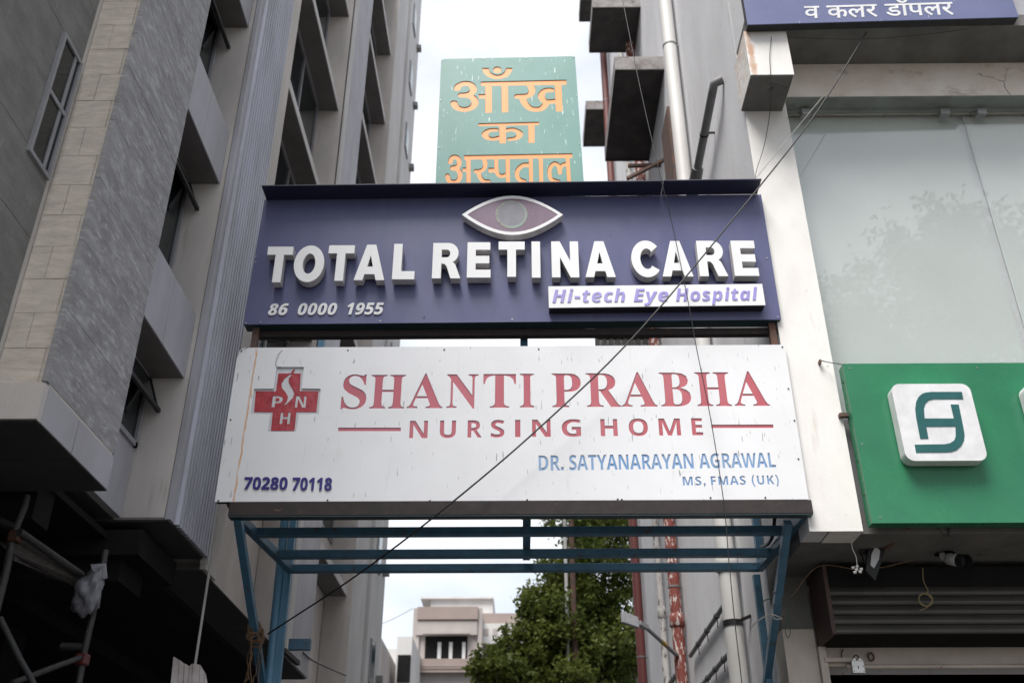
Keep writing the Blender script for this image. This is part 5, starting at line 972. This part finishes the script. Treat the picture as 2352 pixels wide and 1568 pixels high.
MB().tube([(c.x - .026, 10.405, c.z + .045)] + [(c.x - .026 * math.cos(math.pi * i / 8), 10.405, c.z + .075 + .03 * math.sin(math.pi * i / 8)) for i in range(9)] + [(c.x + .026, 10.405, c.z + .045)], .007, 8).build('shackle', m_rust, pl)
p = at(*k8(1125, 1160), 'y', 10.46); tag(MB().tube([(p.x + .028 * math.cos(t), 10.46, p.z + .04 * math.sin(t)) for t in [i * math.tau / 12 for i in range(13)]], .01, 6).build('lock_ring', m_rust), 'rusty oval ring on the cream lintel beside the padlock', 'ring')
cable('rust marked hook curling on the cream lintel left of the padlock', [at(*k8(905, 1100), 'y', 10.48), at(*k8(888, 1135), 'y', 10.47), at(*k8(895, 1180), 'y', 10.47), at(*k8(915, 1205), 'y', 10.48)], .006, m_rust, 'hook')
# camera
ca = thing('security_camera', 'white bullet security camera under the concrete slab', 'camera', at(*k8(1690, 300), 'y', 9.75))
a = at(*k8(1690, 225), 'y', 9.75); b = at(*k8(1690, 330), 'y', 9.75); c = at(*k8(1705, 370), 'y', 9.7); d = at(*k8(1745, 375), 'y', 9.65); e = at(*k8(1835, 392), 'y', 9.5); f_ = at(*k8(1895, 400), 'y', 9.42)
MB().tube([Vector((a.x, a.y, ZS)), a, a.lerp(b, .9)], [.10, .10, .07], 16).build('mount', m_gpipe, ca)
MB().tube([a.lerp(b, .9), c, d], .03, 12).build('swivel', m_wpipe, ca)
MB().tube([d, d.lerp(e, .05), e], [.035, .058, .06], 16).build('housing', m_letter, ca)
MB().tube([e, f_], [.066, .07], 16, False).tube([e, e.lerp(f_, .3)], .055, 14).build('visor', m_black, ca)
# flood light
fl = thing('flood_light', 'dark flood light hanging edge-on beneath the slab', 'lamp', at(*k8(1150, 330), 'y', 9.6))
P = [at(*k8(*p), 'y', 9.6) for p in ((1105, 210), (1215, 240), (1235, 300), (1150, 560), (1075, 480))]
sheet('body', [[(p.x, p.z) for p in P]], 9.56, .12, m_black, fl)
P = [at(*k8(*p), 'y', 9.55) for p in ((1160, 275), (1198, 310), (1190, 380), (1150, 452), (1122, 425), (1130, 340))]
sheet('lens', [[(p.x, p.z) for p in P]], 9.55, .012, m_pale, fl)
MB().bar(at(*k8(1035, 190), 'y', 9.6), at(*k8(1060, 340), 'y', 9.6), .05, .03).bar(at(*k8(1060, 330), 'y', 9.6), at(*k8(1110, 460), 'y', 9.6), .04, .03).build('yoke', m_black, fl)
tag(MB().bar(at(*k8(1240, 290), 'y', 9.55), at(*k8(1440, 110), 'y', 9.1), .045, .045).build('sign_brace', m_rust), 'rusty stay bar behind the green fascia below the slab', 'brace')
tag(MB().tube([at(*k8(840, 300), 'y', 10.2), at(*k8(2352, 300), 'y', 10.2)], .03, 8).tube([at(*k8(840, 345), 'y', 10.2), at(*k8(2352, 340), 'y', 10.2)], .02, 8).build('conduit', m_gpipe), 'pair of dark conduits running under the slab', 'conduit')
cable('short white wire with connector block hanging under the pilaster', [at(*k8(940, 178), 'y', 9.3), at(*k8(985, 172), 'y', 9.3), at(*k8(968, 200), 'y', 9.3), at(*k8(975, 290), 'y', 9.3), at(*k8(1005, 360), 'y', 9.3), at(*k8(1016, 440), 'y', 9.3)], .004, m_wpipe)
p = at(*k8(1010, 465), 'y', 9.3); mb = MB()
for dx, dz in ((0, 0), (.03, -.02), (-.03, .02), (.01, .03), (.045, .005), (-.02, -.025)): mb.tube([(p.x + dx - .012, 9.3, p.z + dz), (p.x + dx + .012, 9.29, p.z + dz)], .014, 8)
tag(mb.build('connector_block', m_wpipe), 'white connector block dangling under the pilaster', 'connector')
cable('coiled ochre wire hanging in front of the shutter', [at(*k8(1540, 450), 'y', 9.8), at(*k8(1545, 550), 'y', 9.8), at(*k8(1582, 630), 'y', 9.8)] + [at(*k8(1563 + 55 * math.cos(t), 705 + 50 * math.sin(t * 1.03)), 'y', 9.8) for t in [-1.5 + i * .6 for i in range(24)]] + [at(*k8(1565, 770), 'y', 9.8), at(*k8(1515, 790), 'y', 9.8)], .006, mat('ochre wire', (.22, .17, .08), .7))
cable('thin wire sagging from camera to the flood light', [at(*k8(1480, 380), 'y', 9.7), at(*k8(1330, 420), 'y', 9.7), at(*k8(1180, 450), 'y', 9.7), at(*k8(1000, 460), 'y', 9.7), at(*k8(700, 440), 'y', 9.7), at(*k8(480, 690), 'y', 9.9)], .004, m_rope)
r_ = random.Random(9); pts = [at(*k8(345, 640), 'y', 9.95)]
for x, y_ in ((350, 700), (330, 760), (345, 850), (410, 855), (330, 820), (290, 830), (210, 880), (160, 940)): pts.append(at(*k8(x, y_), 'y', 10.1))
cable('tangled grey wire tied round the right blue brace', pts, .007, m_cablew)
cable('green wire loop hanging off the right blue brace', [at(*k8(*p), 'y', 10.0) for p in ((420, 700), (455, 750), (462, 850), (478, 960), (460, 1010), (440, 960), (450, 880), (420, 830))], .004, mat('green wire', (.03, .1, .05), .6))
cable('green wire bent beside the right blue post', [at(*k8(*p), 'y', 10.3) for p in ((350, 640), (330, 690), (270, 710), (245, 750), (238, 800))], .005, bpy.data.materials['green wire'])

# ------------------------------------------------------------------ SCAFFOLD IN THE UNDERCROFT
ks = lambda x, y: (x * 400 / 914 * .67123, (1650 + y * 686 / 1568) * .67123)
sf = thing('scaffold', 'weathered scaffold tubes with couplers standing in the dark undercroft', 'scaffold', (-5, 8, 0))
def S(x, y_, Y=7.2): return at(*ks(x, y_), 'y', Y)
MB().tube([S(215, 100), S(190, 190), S(100, 420), S(50, 680), S(-60, 1100)], [.022, .026, .026, .03, .032], 10).build('tube', m_scaf, sf)
MB().tube([S(825, 530, 8), S(785, 740, 8), S(722, 1040, 8), S(660, 1310, 8), S(610, 1600, 8)], .026, 10).build('tube', m_scaf, sf)
MB().tube([S(0, 1060), S(150, 1370), S(235, 1520), S(290, 1640)], .022, 10).build('tube', m_scaf, sf)
MB().tube([S(90, 1570), S(400, 1450, 7.6), S(650, 1360, 8)], .022, 10).build('tube', m_scaf, sf)
MB().tube([S(480, 1280, 8), S(650, 1285, 8)], .03, 10).build('tube', m_scaf, sf)
MB().tube([S(-40, 280), S(60, 330), S(130, 345)], .03, 8).build('tube', m_scaf, sf)
for p, m in ((S(645, 1385, 8), m_clampr), (S(122, 425), m_clampo)): MB().box(p - Vector((.045, .045, .045)), p + Vector((.045, .045, .045))).build('coupler', m, sf, .015)
q = [S(100, 380), S(640, 730, 8), S(580, 760, 8), S(60, 480)]; dv = Vector((0, 0, -.05))
MB().add([*q, *[v + dv for v in q]], [(0, 1, 2, 3), (7, 6, 5, 4), (0, 4, 5, 1), (1, 5, 6, 2), (2, 6, 7, 3), (3, 7, 4, 0)]).build('plank', m_wood, sf)
MB().tube([S(150, 385, 7.15), S(640, 725, 7.95)], .03, 8).build('tube', m_scaf, sf)
q = [S(0, 400, 7.3), S(100, 470, 7.3), S(560, 740, 8.0), S(400, 700, 8.0), S(120, 560, 7.3), S(0, 460, 7.3)]
MB().add([*q, *[v + dv for v in q]], [(0, 1, 2, 3, 4, 5), (11, 10, 9, 8, 7, 6)] + [(i, i + 6, (i + 1) % 6 + 6, (i + 1) % 6) for i in range(6)]).build('plank', m_wood, sf)
# plastic bag: a crumpled sack
bg_ = thing('plastic_bag', 'crumpled white plastic bag tied to the scaffold tube', 'bag', S(700, 850, 7.9))
import bmesh
bm = bmesh.new(); bmesh.ops.create_icosphere(bm, subdivisions=4, radius=1)
cB2 = S(705, 850, 7.9); r_ = random.Random(3)
from mathutils import noise as nz_
for v in bm.verts:
    n_ = nz_.noise(v.co * 1.6) * .45 + abs(nz_.noise(Vector((v.co.x * 5, v.co.y * 3, v.co.z * 1.5)))) * .35; v.co *= 1 + n_ - .15
    v.co = Vector((v.co.x * .125 * (1 - .2 * v.co.z), v.co.y * .07, v.co.z * .18 + .03 * v.co.x))
    v.co = v.co + cB2 - Vector(LOC[bg_.name])
for fc in bm.faces: fc.smooth = True
me = bpy.data.meshes.new('sack'); bm.to_mesh(me); bm.free(); me.materials.append(m_bag); o = bpy.data.objects.new('sack', me); COL.objects.link(o); o.parent = bg_
MB().tube([cB2 + Vector((.0, 0, .17)), cB2 + Vector((.06, 0, .21)), S(790, 740, 7.95)], [.06, .03, .05], 9).build('tied_neck', m_bag, bg_)
# broken white board
kq = lambda x, y: (x * .7563 * .67123, (1150 + y * .7563) * .67123)
bp = thing('broken_board', 'broken white ribbed sheet with jagged top leaning at bottom left', 'board', at(*kq(850, 1560), 'y', 7.5))
edges = [(785, 1447), (812, 1462), (835, 1478), (858, 1490), (872, 1480), (905, 1484), (928, 1520), (940, 1570)]
bot = [(765, 1640), (800, 1640), (828, 1640), (850, 1640), (868, 1640), (900, 1640), (925, 1640), (945, 1640)]
for i in range(7):
    qq = [at(*kq(*p), 'y', 7.5 + (i % 2) * .015) for p in (edges[i], (edges[i + 1][0] - 3, edges[i + 1][1]), (bot[i + 1][0] - 3, 1640), bot[i])]
    dd = Vector((0, .012, 0)); MB().add([*qq, *[v + dd for v in qq]], [(3, 2, 1, 0), (4, 5, 6, 7), (0, 1, 5, 4), (1, 2, 6, 5), (2, 3, 7, 6), (3, 0, 4, 7)]).build('strip', m_slabf, bp)

# small sagging wires over the lower left wall
cable('dark wire sagging along the lower grey wall of the left block', [at(503.4 + .27225 * x, 1141.1 + .27225 * y_, 'x', -3.27) for x, y_ in ((710, 1310), (780, 1370), (880, 1420), (980, 1465), (1070, 1503))], .014, m_black)
tag(MB().bar(at(503.4 + .27225 * 545, 1141.1 + .27225 * 1290, 'x', -3.2), at(503.4 + .27225 * 665, 1141.1 + .27225 * 1400, 'x', -3.2), .06, .06).build('wall_bar', m_brown), 'short brown steel bar sticking out beside the light blue post', 'bar')

# ------------------------------------------------------------------ FAR BUILDINGS
kf = lambda x, y: ((1250 + x * 550 / 2352) * .67123, (2000 + y * 336 / 1437) * .67123)
def fb(x0, y0, x1, y1, Y): a = at(*kf(x0, y0), 'y', Y); b = at(*kf(x1, y1), 'y', Y); return a.x, b.x, b.z, a.z
fbd = thing('far_apartment_house', 'mauve beige house with brown bands and barred window at the end of the alley', 'building', (-3, 48, 0))
YF = 45
x0, x1, _, z1 = fb(710, 350, 1710, 350, YF)
MB().box((x0, YF, 0), (x1, YF + 8, z1)).build('wall', m_far1, fbd)
xa, xb, za, zb = fb(770, 372, 1650, 520, YF); box('band', (xa, YF - .25, za), (xb, YF, zb + .1), m_far2, fbd)
xa, xb, za, zb = fb(735, 1100, 1620, 1295, YF); box('band', (xa, YF - .3, za), (xb, YF, zb), m_far2, fbd)
for yy in (1180, 1212): xa2, xb2, z_, _ = fb(820, yy, 1540, yy + 14, YF - .3); box('groove', (xa2, YF - .33, z_), (xb2, YF - .3, z_ + .06), m_far2, fbd)
xa, xb, za, zb = fb(750, 530, 1640, 742, YF); box('parapet', (xa, YF - .18, za), (xb, YF, zb - .02), m_far1, fbd)
xa, xb, za, zb = fb(880, 750, 1490, 1088, YF)
box('window_recess', (xa, YF - .02, za), (xb, YF + .01, zb), m_dark, fbd)
wf = box('chajja', (xa - .1, YF - .45, zb), (xb + .1, YF, zb + .1), m_far1, fbd)
for x in (1062, 1228, 1420): xa2, xb2, z_, zt_ = fb(x, 840, x + 44, 1088, YF); box('mullion', (xa2, YF - .06, z_), (xb2, YF - .02, zt_), m_far3, fbd)
xa2, xb2, z_, zt_ = fb(910, 1088, 1465, 1102, YF); box('sill', (xa2, YF - .12, z_), (xb2, YF, zt_), m_far3, fbd)
for x in (715, 1655): xa2, xb2, z_, zt_ = fb(x, 350, x + 45, 1437, YF); box('pilaster', (xa2, YF - .12, 0), (xb2, YF, z1), m_far1, fbd)
xa, xb, za, zb = fb(960, 215, 1865, 350, YF + 5); bb1 = at(*kf(960, 215), 'y', YF + 5); bb2 = at(*kf(1865, 215), 'y', YF + 5)
box('roof_room', (bb1.x, YF + 5, 0), (bb2.x, YF + 7.9, bb1.z), m_far3, fbd); box('roof_slab', (bb1.x - .5, YF + 4.8, bb1.z), (bb2.x + .05, YF + 8, bb1.z + .1), m_far3, fbd)
xa, xb, za, zb = fb(1385, 290, 1560, 360, YF); box('chimney', (xa, YF + .3, z1), (xb, YF + 1, zb), m_brick, fbd)
fb2 = thing('far_terrace_house', 'brown banded house with pale balcony mostly behind the tree', 'building', (1, 50, 0))
Y2 = 47; xa, xb, za, zb = fb(1715, 430, 3000, 600, Y2); box('wall', (xa, Y2 + .5, 0), (xb + 2, Y2 + 8, zb), m_far1, fb2); box('band', (xa, Y2, za), (xb + 2, Y2 + .5, zb + .05), m_far2, fb2)
xa, xb, za, zb = fb(1715, 610, 2900, 900, Y2); bl2 = box('balcony', (xa, Y2 - .6, za), (xb, Y2 + .5, zb), m_far3, fb2)
xa, xb, za, zb = fb(1780, 905, 2900, 1100, Y2); box('dark_opening', (xa, Y2 + .45, za), (xb, Y2 + .52, zb), m_dark, fb2)
x2_, _, _, _ = fb(1740, 640, 1800, 740, Y2)
_, _, zg, zh = fb(1740, 640, 1800, 740, Y2 - .6)
for i in range(8): box('baluster', (x2_ + i * .42, Y2 - .62, zg), (x2_ + i * .42 + .22, Y2 - .6, zh), m_far1, bl2)
def small_house(label, x0, y0, x1, Y, m, mt=None, windows=(), band=None):
    t = thing('far_house', label, 'building', (0, Y, 0), 'houses far down the alley'); a, b, _, z = fb(x0, y0, x1, y0, Y)
    t.location = ((a + b) / 2, Y, 0); LOC[t.name] = Vector(t.location)
    MB().box((a, Y, 0), (b, Y + 6, z)).build('wall', m, t)
    for (wx0, wy0, wx1, wy1) in windows: q = fb(wx0, wy0, wx1, wy1, Y); box('window', (q[0], Y - .05, q[2]), (q[1], Y, q[3]), m_dark, t)
    if band: q = fb(*band, Y); box('band', (q[0], Y - .1, q[2]), (q[1], Y, q[3]), m_far2, t)
    return t
small_house('far house with brown band nearest the left tower', 60, 780, 240, 38, m_far1, band=(90, 790, 200, 930), windows=((95, 1120, 165, 1230), (95, 1260, 160, 1400)))
small_house('low pale far house behind the brown banded one', 240, 935, 480, 43, m_far3, windows=((340, 1300, 470, 1437),))
small_house('pale far house with tall dark opening beside the mauve house', 470, 755, 690, 41, m_far3, windows=((480, 1025, 650, 1425),))
# dark house behind the tree at right
dh = thing('dark_house', 'dark grey house behind the tree beside the long grey wall', 'building', (3, 33, 0))
a = at(1360, 1465, 'y', 33); b = at(1455, 1465, 'y', 33)
MB().box((a.x - .2, 33, 0), (b.x + 4, 39, 8.6)).build('wall', m_soff2, dh); box('chajja', (a.x - .4, 32.4, a.z), (b.x + 2, 33, a.z + .15), m_slabdk, dh); box('dark_opening', (a.x, 32.97, a.z - 3), (b.x, 33, a.z - .1), m_dark, dh)
MB().box((at(1335, 1400, 'y', 34).x, 34, 0), (at(1360, 1400, 'y', 34).x, 40, 17)).build('white_pier', m_grey, dh)
pol = thing('utility_pole', 'slim rusty utility pole rising through the tree', 'pole', (at(1318, 1400, 'y', 26).x, 26, 0))
xp = at(1318, 1400, 'y', 26).x; MB().tube([(xp, 26, 0), (xp, 26, 13.5)], [.09, .07], 10).build('shaft', m_rust, pol); MB().tube([(xp - .17, 26.1, 0), (xp - .17, 26.1, 12)], .05, 8).build('stay', m_far3, pol)
cable('faint distant wire sagging beyond the left tower', [at(*kf(120, 615), 'y', 40), at(*kf(400, 500), 'y', 40), at(*kf(700, 340), 'y', 40)], .012, m_gpipe)

# ------------------------------------------------------------------ TREES
def tree(label, base, height, blobs, n, m, leafs, seed, group=None, th=.16):
    r = random.Random(seed); t = thing('tree', label, 'tree', base, group); bx, by, bz = base
    tr = MB(); fork = Vector((bx, by, height * .45))
    tr.tube([(bx, by, 0), (bx + .05, by, height * .2), fork], [th * 1.3, th, th * .8], 10)
    for (c, rad) in blobs:
        c = Vector(c); mid = fork.lerp(c, .5) + Vector((r.uniform(-.2, .2), r.uniform(-.2, .2), .15)); tr.tube([fork, mid, c], [th * .45, th * .3, th * .1], 7)
        for j in range(3):
            e = c + Vector((r.gauss(0, 1), r.gauss(0, 1), r.gauss(0, 1))).normalized() * rad * .8; tr.tube([mid.lerp(c, .6), mid.lerp(e, .7), e], [th * .15, th * .1, th * .04], 5)
    tr.build('trunk', m_bark, t)
    V = []; Fc = []; tot = sum(rad ** 2 for c, rad in blobs)
    for (c, rad) in blobs:
        c = Vector(c); k = int(n * rad ** 2 / tot); cl_ = [(c + Vector((r.gauss(0, 1), r.gauss(0, 1), r.gauss(0, 1))).normalized() * rad * r.uniform(.35, 1.0), r.uniform(.14, .34) * rad) for _ in range(max(14, int(rad * 34)))]
        for _ in range(k):
            cc, cr_ = r.choice(cl_); p = cc + Vector((r.gauss(0, .5), r.gauss(0, .5), r.gauss(0, .42))) * cr_
            d = Vector((r.gauss(0, 1), r.gauss(0, 1), r.gauss(-.3, .7))).normalized(); u = d.cross(Vector((r.gauss(0, 1), r.gauss(0, 1), r.gauss(0, 1)))).normalized()
            L_ = leafs * r.uniform(.6, 1.3); W_ = L_ * .28; b = len(V)
            V += [p, p + d * L_ * .5 + u * W_, p + d * L_, p + d * L_ * .5 - u * W_]; Fc.append((b, b + 1, b + 2, b + 3))
    mb = MB(); mb.v = V; mb.f = Fc; mb.sm = [False] * len(Fc); mb.build('crown', m, t); return t
def B(x, y, Y, r): return (at(x, y, 'y', Y), r)
tree('leafy green tree filling the right side of the alley view below the signs', (at(1330, 1500, 'y', 27).x, 27, 0), 8,
     [B(1370, 1210, 27.5, 1.5), B(1320, 1330, 27, 1.3), B(1400, 1330, 28, 1.5), B(1275, 1430, 26.6, 1.1), B(1355, 1440, 27, 1.3), B(1225, 1480, 26.3, .8), B(1300, 1530, 26.5, 1.2), B(1420, 1430, 28, 1.1), B(1200, 1560, 26.2, .9), B(1350, 1110, 28, 1.3), B(1415, 1215, 28.5, 1.3), B(1335, 1200, 27.5, .9), B(1300, 1360, 27, .9), B(1400, 1500, 28.5, 1.3), B(1255, 1540, 26.6, 1.0), B(1270, 1470, 26.6, .9), B(1220, 1400, 26.5, .45), B(1180, 1470, 26.3, .5), B(1380, 1560, 28, 1.2)], 62000, m_leaf, .14, 3)
tree('small bright green tree at bottom centre before the mauve house', (at(1130, 1560, 'y', 25).x, 25, 0), 5,
     [B(1130, 1545, 25, .62), B(1105, 1520, 25, .38), B(1150, 1600, 25, .9), B(1190, 1580, 25.4, .7)], 7000, m_leaf, .15, 5)
tree('tall street tree across the road behind the camera', (10.5, -6, 0), 12, [((10.5, -6, 13), 3.2), ((13, -6.5, 15), 3), ((9, -5.5, 15.5), 2.2), ((15.5, -6, 12), 3), ((12, -5, 17.6), 2), ((14, -6, 18), 2.2), ((16.5, -6, 16.5), 2.5), ((8.2, -6, 11.5), 2.2)], 42000, m_leaf2, .22, 11, 'street trees across the road', .3)
